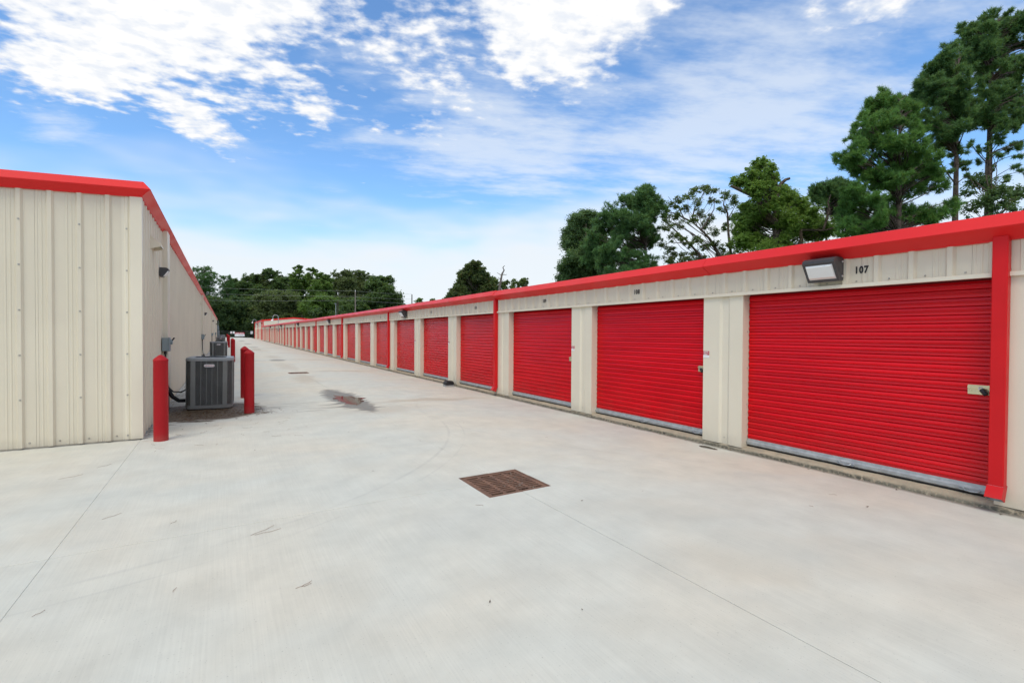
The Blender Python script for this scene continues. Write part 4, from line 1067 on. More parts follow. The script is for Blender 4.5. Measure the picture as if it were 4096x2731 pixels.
pole((16.73, 130, .25), 5.8, .14, POLE_DARK, 'short dark pole top above the taller far building')
o = pole((41.97, 120.8, .2), 11.5, .17, POLE_DARK, 'dark utility pole at the right end of the far tree line')
for a, b_, c_, nm in (((-30, 186, 16.5), (27.69, 121.2, 11.9), (41.97, 120.8, 11.75), 'topmost power line across the far trees'), ((-30, 186, 14.6), (27.9, 121.1, 10.55), (42.0, 120.7, 10.45), 'middle power line across the far trees'), ((-30, 186, 12.0), (27.9, 121.0, 9.62), (42.0, 120.6, 9.35), 'lowest power line across the far trees')):
    A_, B_, C_ = Vector(a), Vector(b_), Vector(c_); path_ = []
    for s_ in range(13):
        u = s_/12; q_ = A_.lerp(B_, u); q_.z -= 2.2*u*(1-u); path_.append(q_)
    for s_ in range(1, 5):
        u = s_/4; q_ = B_.lerp(C_, u); q_.z -= .6*u*(1-u); path_.append(q_)
    tag(put('power_line', MB().tube(path_, .019, 5).mesh('power_line', paint('cable_grey', (.30, .31, .30)))), nm, 'cable', 'power lines')

# foliage masses (x, y, z, radius) and limb paths, in metres
L_OAK=[(30.83,38.37,13.09,0.88),(32.43,38.11,13.33,0.8),(30.54,39.19,11.22,0.98),(32.44,39.27,11.2,1.18),(29.72,39.03,8.38,0.75),(31.94,39.34,8.45,1.18),(30.59,35.29,10.99,0.75),(32.41,36.51,8.81,1.08),(29.55,39.36,7.26,0.58),(33.46,36.41,10.63,0.7),(31.18,39.5,12.46,0.72),(28.91,36.94,8.99,0.84),(31.1,37.28,9.23,1.04),(31.17,36.07,9.92,0.93),(29.8,38.4,7.09,0.79),(31.24,37.77,7.12,0.88)]
L_PINE_ROUND=[(28.28,27.36,12.78,0.55),(29.78,27.85,12.71,0.53),(29.47,28.13,13.44,0.35),(30.36,31.16,13.11,0.65),(30.53,30.02,12.98,0.56),(28.97,27.77,11.6,0.63),(31.4,28.96,12.05,0.52),(26.49,28.86,11.43,0.49),(27.55,30.92,11.51,0.48),(27.11,28.29,10.77,0.55),(27.45,27.44,10.47,0.51),(27.51,31.86,10.8,0.49),(25.77,30.48,9.98,0.39),(29.14,27.92,10.25,0.6),(31.8,29.46,11.05,0.45),(28.8,31.63,10.54,0.57),(27.56,28.99,9.74,0.49),(26.67,31.88,9.3,0.45),(26.78,30.89,9.37,0.44),(29.62,30.09,9.43,0.59),(26.22,29.54,7.94,0.56),(26.51,31.9,7.74,0.41),(26.87,31.36,7.88,0.44),(31.54,30.19,9.45,0.57),(29.94,31.19,7.93,0.61),(26.75,29.6,6.58,0.5),(30.34,28.07,7.56,0.5),(28.58,27.79,6.34,0.52),(26.63,28.73,8.55,0.49),(27.17,27.81,6.25,0.55),(30.83,27.88,11.88,0.29),(31.14,28.36,9.67,0.33),(27.82,27.31,7.6,0.48)]
L_SPARSE_A=[(33.34,29.65,12.42,0.5),(33.13,28.51,12.71,0.49),(33.41,28.06,13.02,0.48),(36.2,29.43,14.14,0.51),(35.4,27.86,14.02,0.49),(35.51,27.07,14.13,0.49),(36.59,27.21,13.97,0.49),(37.15,27.4,13.33,0.5),(33.64,26.47,12.49,0.47),(36.69,30.06,13.16,0.52),(32.1,27.39,11.41,0.47),(36.64,28.58,12.44,0.51),(37.35,27.97,12.02,0.51),(33.08,26.43,11.05,0.47),(37.1,28.23,11.26,0.51),(32.87,28.97,10.9,0.49),(33.94,29.17,10.11,0.5),(32.3,26.87,9.54,0.47),(32.86,26.66,9.03,0.47),(34.14,26.82,9.55,0.48),(37.62,28.83,9.65,0.52),(32.48,28.85,9.33,0.49),(34.54,29.67,9.09,0.51),(36.29,29.92,8.69,0.52),(37.17,29.42,8.9,0.52),(36.5,26.87,9.43,0.49),(33.05,28.61,7.86,0.49),(33.25,29.31,11.58,0.5),(35.27,29.59,11.5,0.51),(36.08,26.58,10.27,0.49),(33.26,29.83,13.02,0.5),(34.43,29.82,8.51,0.63),(35.59,29.81,8.02,0.63),(32.97,26.52,7.58,0.57),(37.51,28.97,8.47,0.6)]
P_SPARSE_A=[(37.68,26.48,6.45),(37.26,26.76,8.27),(36.77,27.07,9.3),(36.42,27.29,9.94),(35.83,27.66,10.7),(35.11,28.1,11.38),(34.53,28.46,11.72),(33.84,28.88,12.13),(33.19,29.27,12.24)]
P_SPARSE_A2=[(35.83,27.66,10.7),(36.19,27.45,11.31),(36.78,27.12,12.49),(36.82,27.11,13.48)]
P_SPARSE_A3=[(35.11,28.1,11.38),(35.31,28.0,12.52),(35.81,27.72,13.48),(36.2,27.5,14.43)]
P_SPARSE_A4=[(37.14,27.99,7.72),(36.38,28.47,8.89),(35.64,28.92,9.82),(34.84,29.42,10.67),(34.14,29.85,11.41),(33.61,30.17,11.8)]
P_SPARSE_A5=[(34.53,28.46,11.72),(34.17,28.69,12.52),(33.68,28.99,13.08),(33.36,29.19,13.58)]
P_SPARSE_A6=[(35.64,28.92,9.82),(34.97,29.32,9.74),(34.31,29.72,9.81),(33.64,30.12,9.42)]
L_SPARSE_B=[(38.14,27.03,13.85,0.46),(39.14,27.07,13.82,0.47),(39.88,27.14,13.36,0.47),(39.43,28.15,13.12,0.48),(39.36,26.99,12.08,0.47),(39.77,28.15,11.56,0.48),(39.82,27.07,10.97,0.47),(38.87,27.05,9.69,0.47),(38.47,27.42,9.32,0.47),(39.5,26.83,8.94,0.47),(38.25,26.73,8.43,0.46),(38.3,27.51,8.73,0.47)]
P_SPARSE_B=[(39.5,27.14,6.63),(39.4,27.23,8.79),(39.21,27.38,10.69),(39.14,27.45,12.54),(38.84,27.65,13.29),(38.98,27.59,14.71)]
P_SPARSE_B2=[(39.14,27.44,11.95),(39.52,27.23,12.74),(39.96,26.98,13.65)]
L_BROKEN=[(37.63,23.07,15.62,0.39),(38.16,24.2,15.79,0.4),(35.5,21.25,14.29,0.39),(34.11,21.97,13.98,0.39),(38.69,24.02,15.39,0.51),(37.2,22.44,14.38,0.48),(35.54,22.77,13.85,0.41),(35.31,21.92,13.46,0.47),(37.54,22.57,13.79,0.45),(39.34,22.94,14.9,0.22),(34.71,23.62,13.88,0.38),(34.93,23.33,13.56,0.38),(34.04,22.26,13.02,0.36),(35.41,24.28,13.78,0.32),(34.23,21.57,12.54,0.52),(36.8,22.42,13.18,0.55),(39.02,23.15,13.6,0.43),(35.9,20.75,12.6,0.39),(39.45,22.26,13.09,0.57),(39.4,23.55,13.11,0.58),(38.48,22.23,12.48,0.56),(39.94,22.3,12.82,0.57),(34.54,21.75,11.83,0.53),(36.29,22.38,11.68,0.55),(35.77,20.93,11.12,0.52),(40.09,22.55,12.2,0.58),(37.88,20.6,11.78,0.54),(39.18,20.75,11.89,0.41),(37.85,24.21,12.02,0.58),(36.45,24.0,12.01,0.43),(36.35,24.24,11.23,0.57),(35.54,22.96,10.75,0.55),(36.24,22.69,11.01,0.55),(38.09,22.98,11.2,0.57),(37.64,21.78,10.89,0.55),(37.45,20.78,10.77,0.54),(38.79,20.69,11.1,0.54),(38.48,19.74,11.01,0.43),(34.74,23.28,10.26,0.55),(37.31,24.22,10.47,0.58),(38.13,23.99,10.64,0.58),(37.48,22.73,10.49,0.56),(37.55,21.95,10.35,0.55),(37.44,21.05,10.27,0.54),(36.95,19.96,10.0,0.52),(38.71,20.11,10.41,0.54),(41.47,20.71,11.05,0.46),(36.06,24.03,9.7,0.57),(35.2,22.72,9.1,0.54),(37.52,23.47,9.76,0.57),(39.47,22.47,10.1,0.57),(39.63,21.85,9.71,0.57),(40.28,21.19,10.08,0.56),(41.26,20.86,10.3,0.57),(40.66,19.76,10.31,0.44),(40.67,21.1,9.41,0.56),(34.46,23.25,8.66,0.54),(35.46,23.12,8.63,0.55),(37.2,23.51,8.98,0.57),(37.78,22.89,9.11,0.56),(37.21,20.89,8.84,0.54),(42.05,20.97,9.65,0.57),(41.53,19.91,9.76,0.56),(37.96,22.18,9.3,0.56)]
P_BROKEN=[(37.54,21.89,6.38),(37.55,21.92,8.26),(37.53,21.96,9.78),(37.51,22.0,11.49),(37.54,22.01,12.74),(37.49,22.06,14.07)]
P_BROKEN2=[(37.09,21.77,10.37),(36.39,22.2,10.93),(36.15,22.35,11.66),(35.82,22.56,12.22),(35.34,22.86,12.55),(34.76,23.21,12.83),(34.11,23.6,13.16)]
P_BROKEN3=[(37.59,21.98,13.08),(37.86,21.83,13.53),(38.15,21.66,13.82),(38.42,21.5,13.92)]
P_BROKEN4=[(37.23,21.16,7.11),(38.24,20.58,8.51),(38.38,20.5,8.95),(38.26,20.58,9.67),(37.96,20.77,9.89)]
P_BROKEN5=[(38.38,20.5,8.95),(38.34,20.54,9.67),(39.15,20.06,9.68),(39.86,19.63,9.63),(40.53,19.23,9.85)]
P_BROKEN6=[(39.81,19.65,9.63),(40.01,19.55,10.3),(40.25,19.42,11.3),(40.15,19.49,11.85),(40.35,19.38,12.41)]
L_PINE_SMALL=[(47.62,24.45,15.03,0.37),(48.7,24.8,14.87,0.38),(48.36,23.81,15.72,0.45),(50.81,24.23,16.31,0.47),(50.65,23.4,16.06,0.46),(51.94,23.61,16.26,0.47),(50.22,24.46,15.51,0.46),(50.03,25.01,15.06,0.47),(49.66,23.43,15.16,0.45),(51.47,23.45,15.24,0.46),(50.92,24.46,14.92,0.47),(51.95,23.97,14.61,0.47),(48.71,24.02,14.01,0.45),(51.65,24.47,14.33,0.47),(52.0,23.37,14.61,0.46),(51.61,23.3,13.71,0.46),(52.46,24.32,13.91,0.48),(51.67,25.0,13.95,0.48),(50.6,23.58,12.61,0.46),(51.3,23.14,12.61,0.46),(48.75,23.07,11.6,0.45)]
L_PINE_BIG=[(39.78,15.81,18.54,0.37),(41.64,15.41,18.56,0.34),(37.11,15.22,17.18,0.35),(39.28,15.25,17.82,0.36),(39.96,15.01,16.97,0.45),(40.63,14.66,16.78,0.45),(36.08,13.88,15.47,0.41),(41.18,14.62,16.61,0.36),(39.3,14.54,17.04,0.35),(38.05,15.72,17.14,0.45),(37.91,14.36,16.63,0.43),(40.23,14.23,16.94,0.36),(38.03,16.2,16.68,0.36),(38.55,15.3,16.25,0.44),(40.33,14.78,16.47,0.45),(34.4,14.31,14.91,0.4),(34.81,15.05,14.83,0.33),(36.89,15.1,15.18,0.43),(39.14,15.04,15.87,0.45),(37.67,13.26,14.82,0.42),(41.05,14.04,15.72,0.36),(36.42,16.23,14.86,0.35),(34.22,14.95,13.75,0.27),(36.6,15.44,14.15,0.43),(36.02,14.28,13.9,0.42),(35.74,13.29,13.44,0.4),(37.39,12.93,13.6,0.41),(36.18,14.8,14.25,0.42),(36.14,13.87,13.4,0.41),(34.5,16.09,13.19,0.34),(34.29,15.62,12.74,0.34),(35.79,15.93,12.98,0.43),(36.23,15.15,13.03,0.43),(38.64,15.06,13.6,0.44),(39.71,14.29,13.56,0.44),(38.4,13.0,13.18,0.42),(42.84,13.91,13.69,0.4),(34.05,14.7,12.67,0.41),(36.0,15.46,12.2,0.43),(35.95,14.67,11.9,0.42),(37.59,14.41,12.18,0.43),(36.36,13.28,11.39,0.41),(41.81,14.43,12.93,0.46),(39.56,13.1,11.95,0.43),(39.09,12.16,12.0,0.33),(38.33,15.21,12.19,0.44),(34.45,14.96,11.07,0.41),(37.35,15.35,11.51,0.44),(37.03,14.29,11.31,0.42),(39.52,14.31,11.59,0.44),(42.82,14.46,12.01,0.47),(42.52,13.5,12.29,0.39),(38.0,14.22,12.54,0.43),(41.43,14.6,13.41,0.46),(36.28,16.23,10.17,0.44),(35.96,15.24,10.44,0.43),(35.32,14.17,10.09,0.41),(39.02,14.69,10.98,0.44),(38.08,15.03,10.01,0.44),(39.31,16.39,10.26,0.46),(41.56,15.51,10.59,0.47),(40.39,13.9,10.08,0.44),(39.76,12.86,9.63,0.43),(42.95,13.05,10.46,0.39),(40.61,11.9,10.08,0.28),(35.11,14.07,8.88,0.41),(36.42,15.9,8.94,0.44),(38.89,14.86,9.24,0.44),(34.56,15.68,8.33,0.42),(37.75,15.54,8.82,0.44),(41.66,14.92,9.75,0.46),(35.03,16.15,9.43,0.35),(39.57,13.33,9.17,0.43),(39.48,12.5,9.12,0.42),(35.07,15.7,10.76,0.43),(38.16,16.67,9.95,0.46),(36.01,15.23,8.01,0.43),(40.51,15.96,8.77,0.47),(37.34,16.6,8.11,0.45)]
L_PINE_TALL=[(42.82,14.68,19.99,0.31),(41.7,13.83,18.99,0.42),(44.32,15.23,19.72,0.32),(43.4,13.95,20.26,0.43),(42.74,13.94,20.46,0.34),(42.95,13.32,20.59,0.42),(46.82,14.43,23.32,0.33),(44.48,13.31,22.19,0.34),(42.54,13.39,20.88,0.33),(44.06,13.45,20.22,0.43),(41.45,13.16,18.44,0.41),(43.66,14.36,18.59,0.44),(41.9,14.65,18.32,0.31),(41.67,14.05,17.58,0.42),(42.29,15.16,18.57,0.31),(46.2,13.88,20.23,0.45),(42.63,12.34,18.94,0.41),(44.15,13.65,18.42,0.43),(43.43,12.85,18.15,0.42),(46.2,14.48,18.48,0.46),(46.03,13.69,17.73,0.45),(44.07,12.54,17.19,0.42),(41.94,13.63,16.6,0.33),(40.98,13.95,16.32,0.33),(45.1,15.08,17.09,0.33),(42.26,13.53,16.02,0.3),(44.78,13.62,17.14,0.44),(43.7,13.58,16.24,0.31),(44.38,14.03,15.38,0.28),(43.44,14.42,20.24,0.44),(45.96,13.57,21.34,0.44),(43.13,12.48,18.41,0.41),(45.64,13.91,19.43,0.45),(42.31,13.57,18.23,0.42),(45.62,12.69,18.27,0.43),(42.21,13.79,15.23,0.24),(42.58,13.32,15.27,0.24),(44.45,13.39,15.05,0.25),(42.58,14.27,18.91,0.43),(43.95,12.94,17.57,0.42),(45.45,13.91,16.62,0.32),(43.49,14.28,16.64,0.31),(42.73,12.33,15.81,0.32),(43.1,12.85,15.34,0.27),(43.59,13.53,15.37,0.25),(46.96,13.24,16.98,0.32),(46.69,12.88,17.44,0.35),(45.94,12.48,17.62,0.34),(40.84,12.9,13.67,0.2),(45.73,13.87,14.61,0.22),(44.6,12.83,14.39,0.21),(43.58,14.13,14.86,0.22),(45.71,13.44,13.82,0.19),(45.66,13.03,14.01,0.19),(43.84,13.48,13.17,0.22),(46.93,13.18,13.3,0.19)]
L_PINE_TALLEST=[(48.92,12.44,25.19,0.35),(48.28,12.91,24.97,0.35),(52.6,12.85,26.54,0.27),(46.81,13.66,24.23,0.32),(47.24,13.43,24.44,0.32),(50.17,13.78,25.6,0.37),(46.56,12.16,23.53,0.4),(52.19,13.0,25.85,0.44),(51.83,12.4,25.55,0.37),(50.52,11.75,24.89,0.32),(49.8,11.44,24.08,0.41),(48.43,13.96,23.96,0.43),(50.57,13.88,24.87,0.44),(46.92,12.39,22.93,0.41),(49.58,12.53,23.65,0.42),(50.86,12.16,24.41,0.43),(48.77,13.12,23.16,0.42),(47.52,13.17,22.27,0.42),(47.17,12.2,22.27,0.41),(49.26,13.24,22.55,0.43),(49.32,13.87,22.74,0.44),(46.88,11.84,21.87,0.4),(48.49,11.75,21.21,0.41),(52.07,12.92,22.67,0.44),(50.41,13.53,22.06,0.44),(50.26,13.08,22.36,0.43),(46.09,12.45,19.57,0.4),(50.41,13.26,21.24,0.44),(53.12,13.16,21.58,0.45),(54.04,12.59,21.22,0.45),(52.36,11.95,20.08,0.43),(46.5,11.98,18.64,0.4),(51.88,13.09,19.8,0.44),(47.33,12.47,17.95,0.41),(49.58,13.26,18.26,0.43),(52.37,13.36,19.1,0.45),(51.65,12.53,19.86,0.44),(49.01,11.08,18.07,0.41),(49.83,11.41,21.57,0.32),(53.82,12.11,22.37,0.34),(49.38,11.12,24.68,0.31),(52.1,11.65,23.59,0.3),(50.25,11.67,16.94,0.26),(47.68,11.76,16.08,0.25),(52.1,11.59,16.16,0.3),(46.23,12.92,15.52,0.25),(50.23,10.84,24.36,0.41),(51.7,11.0,23.6,0.42),(50.83,10.7,21.52,0.41),(49.99,10.72,19.67,0.41),(52.45,11.09,19.47,0.43),(53.24,10.98,23.39,0.43),(53.69,11.62,18.26,0.3),(51.03,10.66,16.29,0.29),(47.89,13.36,21.4,0.42),(47.16,13.68,22.68,0.36),(51.2,12.23,23.74,0.43),(49.99,12.32,22.33,0.42),(53.43,12.73,22.19,0.45),(47.88,13.03,19.44,0.42),(47.45,11.38,19.21,0.4),(50.59,13.0,17.85,0.37),(47.89,11.59,17.04,0.34),(51.66,12.01,18.55,0.36),(48.79,13.04,17.32,0.33),(52.66,13.0,18.18,0.34),(50.88,12.06,17.5,0.3),(52.0,11.69,17.96,0.33),(48.14,12.09,17.34,0.35),(51.86,11.42,18.37,0.33),(48.29,11.9,15.61,0.22),(52.17,12.34,16.01,0.24),(51.2,11.62,15.17,0.23),(47.38,11.76,14.27,0.22),(49.08,11.36,13.82,0.22),(47.94,12.88,15.33,0.23),(49.66,13.48,14.9,0.23),(48.07,11.58,13.05,0.22),(52.62,11.67,14.21,0.23)]
L_VINE=[(48.19,12.73,12.83,0.64),(46.45,11.44,11.65,0.61),(46.98,13.19,12.17,0.58),(45.47,12.41,10.62,0.55),(46.13,11.76,11.12,0.61),(49.63,11.54,11.94,0.58),(49.35,10.99,11.99,0.57),(49.6,12.85,14.18,0.46),(47.69,12.37,14.61,0.32),(47.03,12.13,15.32,0.25),(47.71,13.23,13.24,0.39),(46.89,11.13,10.75,0.55),(46.8,13.34,13.81,0.32),(47.0,11.18,12.33,0.37),(46.25,11.78,10.14,0.55),(47.64,13.35,10.65,0.45),(50.1,11.39,11.04,0.51)]
L_MAGNOLIA=[(32.71,66.37,12.31,0.47),(33.29,65.55,12.18,0.43),(33.84,70.22,12.45,0.49),(33.93,68.28,11.89,0.62),(35.07,68.3,11.73,0.62),(31.55,66.58,11.12,0.46),(33.48,68.31,11.11,0.62),(33.73,66.58,10.78,0.61),(31.5,67.21,10.69,0.6),(34.84,66.05,10.72,0.47),(32.88,68.59,10.35,0.62),(33.35,66.72,10.03,0.61),(34.39,66.42,10.15,0.61),(31.04,66.99,9.59,0.6),(33.51,69.51,9.55,0.63),(34.09,68.02,9.37,0.62),(35.34,67.87,9.59,0.62),(35.38,66.17,9.28,0.61),(32.14,70.16,9.35,0.62),(30.93,69.11,8.61,0.48),(32.1,68.86,8.49,0.62),(33.07,68.2,8.49,0.62),(34.43,68.32,8.57,0.62),(34.71,66.3,8.59,0.61),(35.43,65.39,8.56,0.61),(29.97,68.14,7.67,0.47),(30.68,67.74,7.68,0.6),(31.32,66.06,7.51,0.59),(34.22,69.4,7.88,0.63),(34.35,66.87,7.79,0.61),(35.79,66.93,8.03,0.62),(29.72,68.56,7.03,0.6),(31.14,68.74,6.86,0.61),(33.33,69.9,6.93,0.63),(33.95,67.9,7.01,0.62),(34.61,66.46,7.11,0.61)]
P_SNAG=[(35.37,62.83,6.13),(35.41,62.85,8.2),(35.62,62.74,9.63),(35.76,62.68,10.51),(36.04,62.52,11.07),(35.87,62.63,11.47),(36.11,62.49,11.79)]
P_SNAG2=[(35.73,62.69,10.27),(35.42,62.88,10.47),(35.11,63.07,10.71)]
P_SNAG3=[(35.82,62.64,10.39),(36.04,62.51,10.43),(36.24,62.39,10.34),(36.38,62.31,10.48)]
P_SNAG4=[(35.52,62.8,9.08),(35.76,62.66,9.32),(35.97,62.54,9.73)]
P_SNAG5=[(35.59,62.76,9.47),(35.45,62.85,9.83),(35.21,63.0,9.99)]
L_BUSH=[(38.55,70.24,10.7,0.54),(37.84,70.03,10.28,0.54),(38.4,69.22,10.16,0.54),(38.35,69.3,9.37,0.54),(39.72,69.05,9.61,0.54),(40.33,68.72,9.96,0.54),(42.21,69.79,10.44,0.55),(42.09,67.22,10.29,0.54),(42.79,67.34,10.43,0.54),(41.89,67.55,9.69,0.54),(40.5,67.62,9.53,0.53),(39.84,68.55,9.22,0.54),(38.76,69.14,8.86,0.54),(38.57,70.24,8.58,0.54),(40.75,67.01,8.8,0.53),(43.21,68.33,9.74,0.55)]
# ---------------------------------------------------------------- trees
RV = np.array([math.cos(t), -math.sin(t), 0.0]); FV = np.array([math.sin(t), math.cos(t), 0.0])
def unit(v_): return v_/np.maximum(1e-9, np.linalg.norm(v_, axis=-1, keepdims=True))
def subclumps(lobes, per, flat=.8, rad=.40):
    """clump centres spread through each lobe, denser toward its rim"""
    C_, Rr, Dv, Li = [], [], [], []
    for i, (x, y, z, r_) in enumerate(lobes):
        k = max(3, int(per*r_*r_)); dv = unit(rng.normal(size=(k, 3))); rr = r_*rng.uniform(.12, 1, k)**.45
        C_.append(np.array([x, y, z])+dv*rr[:, None]*np.array([1, 1, flat])); Rr.append(np.full(k, r_*rad)*rng.uniform(.6, 1.25, k)); Dv.append(dv); Li.append(np.full(k, i))
    return np.concatenate(C_), np.concatenate(Rr), np.concatenate(Dv), np.concatenate(Li)
def leaf_cloud(C_, Rr, Dv, n_per, size, droop=0.0):
    n_ = len(C_)*n_per; c_ = np.repeat(C_, n_per, 0); r_ = np.repeat(Rr, n_per)
    P = c_+rng.normal(size=(n_, 3))*r_[:, None]*np.array([.55, .55, .42])
    nr_ = unit(np.repeat(Dv, n_per, 0)*.45+rng.normal(size=(n_, 3))*.65+np.array([-.15, -.1, .75]))
    a = unit(np.cross(nr_, rng.normal(size=(n_, 3)))); b_ = np.cross(nr_, a); L = size*rng.uniform(.65, 1.35, n_)[:, None]
    a = a*L; b_ = b_*L*.55; dr = np.array([0, 0, -1])*L*droop
    V = np.stack([P-a, P-b_*1.0+nr_*L*.10, P+a+dr, P+b_+nr_*L*.10], 1).reshape(-1, 3)
    return V, np.arange(4*n_).reshape(-1, 4)
def needle_cloud(C_, Rr, Dv, tufts, needles, L0, wd):
    n_ = len(C_)*tufts; c_ = np.repeat(C_, tufts, 0)+rng.normal(size=(n_, 3))*np.repeat(Rr, tufts)[:, None]*np.array([.6, .6, .45])
    ax = unit(np.repeat(Dv, tufts, 0)*.6+rng.normal(size=(n_, 3))*.35+np.array([0, 0, .65]))
    m_ = n_*needles; P = np.repeat(c_, needles, 0); A = np.repeat(ax, needles, 0)
    dv = unit(A*.75+rng.normal(size=(m_, 3))*.62); L = L0*rng.uniform(.7, 1.25, m_)[:, None]
    s_ = unit(np.cross(dv, rng.normal(size=(m_, 3))))*wd; P = P-A*.06+A*rng.uniform(-.10, .10, m_)[:, None]
    V = np.stack([P-s_, P+s_, P+dv*L], 1).reshape(-1, 3)
    return V, np.arange(3*m_).reshape(-1, 3)
def limb(m, a, b_, r0, r1, sag=.0, n_=6, seg=4):
    a, b_ = Vector(a), Vector(b_); path_ = []; L = (b_-a).length
    w1 = Vector(rng.normal(size=3))*L*.05
    for s_ in range(seg+1):
        u = s_/seg; q_ = a.lerp(b_, u)+w1*math.sin(math.pi*u); q_.z += sag*L*math.sin(math.pi*u); path_.append(q_)
    m.tube(path_, [r0+(r1-r0)*s_/seg for s_ in range(seg+1)], n_)
def tree(name, label, cat, trunk, lobes, leafmat, barkmat, kind, dens=9.0, n_per=26, size=.09, rise=.8, tr=.22, group=None, extra=(), twigs=.35, tufts=3, needles=14, L0=.22, wd=.011, flat=.8, rad=.40, limb_r=.035, zmin=None):
    """trunk: list of points base first; lobes: (x, y, z, r) foliage masses; kind leaf or needle"""
    base = trunk[0]; o = thing(name, label, cat, base, (0, 0, 0), group)
    B = np.array(base); m = MB(); T_ = [Vector(q_) for q_ in trunk]; n_ = len(T_)
    m.tube(T_, [tr*(1-.80*i/(n_-1)) for i in range(n_)], 10)
    zs = [q_.z for q_ in T_]
    def on_trunk(z):
        z = min(max(z, zs[0]), zs[-1])
        for i in range(n_-1):
            if zs[i] <= z <= zs[i+1] or i == n_-2:
                u = (z-zs[i])/max(1e-6, zs[i+1]-zs[i]); return T_[i].lerp(T_[i+1], min(1, max(0, u)))
    for pth, r0, r1 in extra:
        k_ = len(pth); m.tube(pth, [r0+(r1-r0)*i/(k_-1) for i in range(k_)], 8)
    C_, Rr, Dv, Li = subclumps(lobes, dens, flat, rad)
    for i, (x, y, z, r_) in enumerate(lobes):
        h = math.hypot(x-base[0], y-base[1]); s_ = on_trunk(max(zs[0]+1.2, z-rise*h-.3))
        h2 = math.hypot(x-s_.x, y-s_.y)
        limb(m, s_, (x, y, z), limb_r*.6+.008*h2, .014, .06 if kind == 'needle' else -.05)
        idx = np.nonzero(Li == i)[0]
        for j in idx[:max(1, int(len(idx)*twigs))]: limb(m, (x, y, z), C_[j], .016, .006, 0, 3, 2)
    m.v = [(a-base[0], b_-base[1], c_-base[2]) for a, b_, c_ in m.v]
    put('trunk', m.mesh('trunk', barkmat, 60), o)
    if kind == 'needle': Rr = Rr*.72
    if kind == 'leaf': V, F_ = leaf_cloud(C_, Rr, Dv, n_per, size)
    else: V, F_ = needle_cloud(C_, Rr, Dv, tufts, needles, L0, wd)
    put('crown', fast_mesh('crown', V-B, F_, leafmat), o)
    return o
def fill(lobes, k=2, seed=1, jit=.55, grow=1.0):
    """add in-between masses so that the crown closes up"""
    A = np.array(lobes); A[:, 3] *= grow; lobes = A; r_ = np.random.default_rng(seed); out = [tuple(q_) for q_ in lobes]
    for i in range(len(A)):
        dd = np.linalg.norm(A[:, :3]-A[i, :3], axis=1); dd[i] = 1e9
        for j in np.argsort(dd)[:k]:
            if dd[j] < 3.2*max(A[i, 3], A[j, 3]):
                u = r_.uniform(.35, .65); q_ = A[i]*(1-u)+A[j]*u; q_[:3] += r_.normal(size=3)*jit*q_[3]*.5; q_[3] *= .9; out.append(tuple(q_))
    return out
def straight(x, y, top, lean=(0, 0), z0=-.1):
    return [(x, y, z0), (x+lean[0]*.3, y+lean[1]*.3, top*.35), (x+lean[0]*.6+.05, y+lean[1]*.6, top*.68), (x+lean[0], y+lean[1], top)]
def auto_lobes(x, y, top, hw, z0, seed, shape='oak', nn=80):
    r_ = random.Random(seed); out = []
    for i in range(nn):
        u = (i+.5)/nn; z = z0+(top-z0)*u
        prof = (math.sin(math.pi*min(1, .22+.70*u))**.5) if shape != 'pine' else (1.0-.55*u)
        w_ = hw*prof; a = r_.uniform(0, 6.28); q_ = w_*math.sqrt(r_.random())*.85
        rr = hw*r_.uniform(.22, .38)*(1 if u < .85 else .7)
        out.append((x+q_*math.cos(a), y+q_*math.sin(a)*.7, min(z, top-rr*.8), rr))
    return out
tree('oak_tree', 'dark green broadleaf tree left of the rounded pine above the roof', 'tree', straight(31.1, 37.6, 12.6), fill(L_OAK, 3, grow=1.22)+auto_lobes(31.2, 37.6, 8.5, 3.2, 3.2, 91, 'oak', 16), LEAF_OAK, BARK, 'leaf', 40, 60, .085, .9, .22, 'trees behind the door row', rad=.36)
tree('pine_tree', 'rounded bushy pine beside the dark oak, above doors 108 and 109', 'tree', straight(30.3, 28.9, 13.5), fill(L_PINE_ROUND, 3, grow=1.38)+auto_lobes(29.5, 29.2, 7.5, 3.3, 3.4, 92, 'oak', 16), NEEDLE_DEEP, BARK_PINE, 'needle', 22, 0, 0, .35, .20, 'trees behind the door row', tufts=10, needles=13, L0=.26, wd=.021)
tree('leaning_tree', 'thin leaning tree with sparse small leaves right of the rounded pine', 'tree', [(37.7, 26.4, -.1)]+P_SPARSE_A[1:6], L_SPARSE_A+auto_lobes(37.0, 26.8, 7.6, 2.6, 3.5, 95, 'oak', 10), LEAF_OLIVE, BARK, 'leaf', 34, 60, .072, .5, .20, 'trees behind the door row', extra=[(P_SPARSE_A[5:], .09, .03), (P_SPARSE_A2, .08, .02), (P_SPARSE_A3, .07, .02), (P_SPARSE_A4, .12, .03), (P_SPARSE_A5, .05, .015), (P_SPARSE_A6, .05, .015)], twigs=.9, limb_r=.012, rad=.45)
tree('slim_tree', 'slim sparse upright tree against the broken tree', 'tree', [(40.2, 26.9, -.1)]+P_SPARSE_B[1:], L_SPARSE_B, LEAF_OLIVE, BARK, 'leaf', 34, 60, .072, .6, .15, 'trees behind the door row', extra=[(P_SPARSE_B2, .05, .015)], twigs=.8, limb_r=.012, rad=.45)
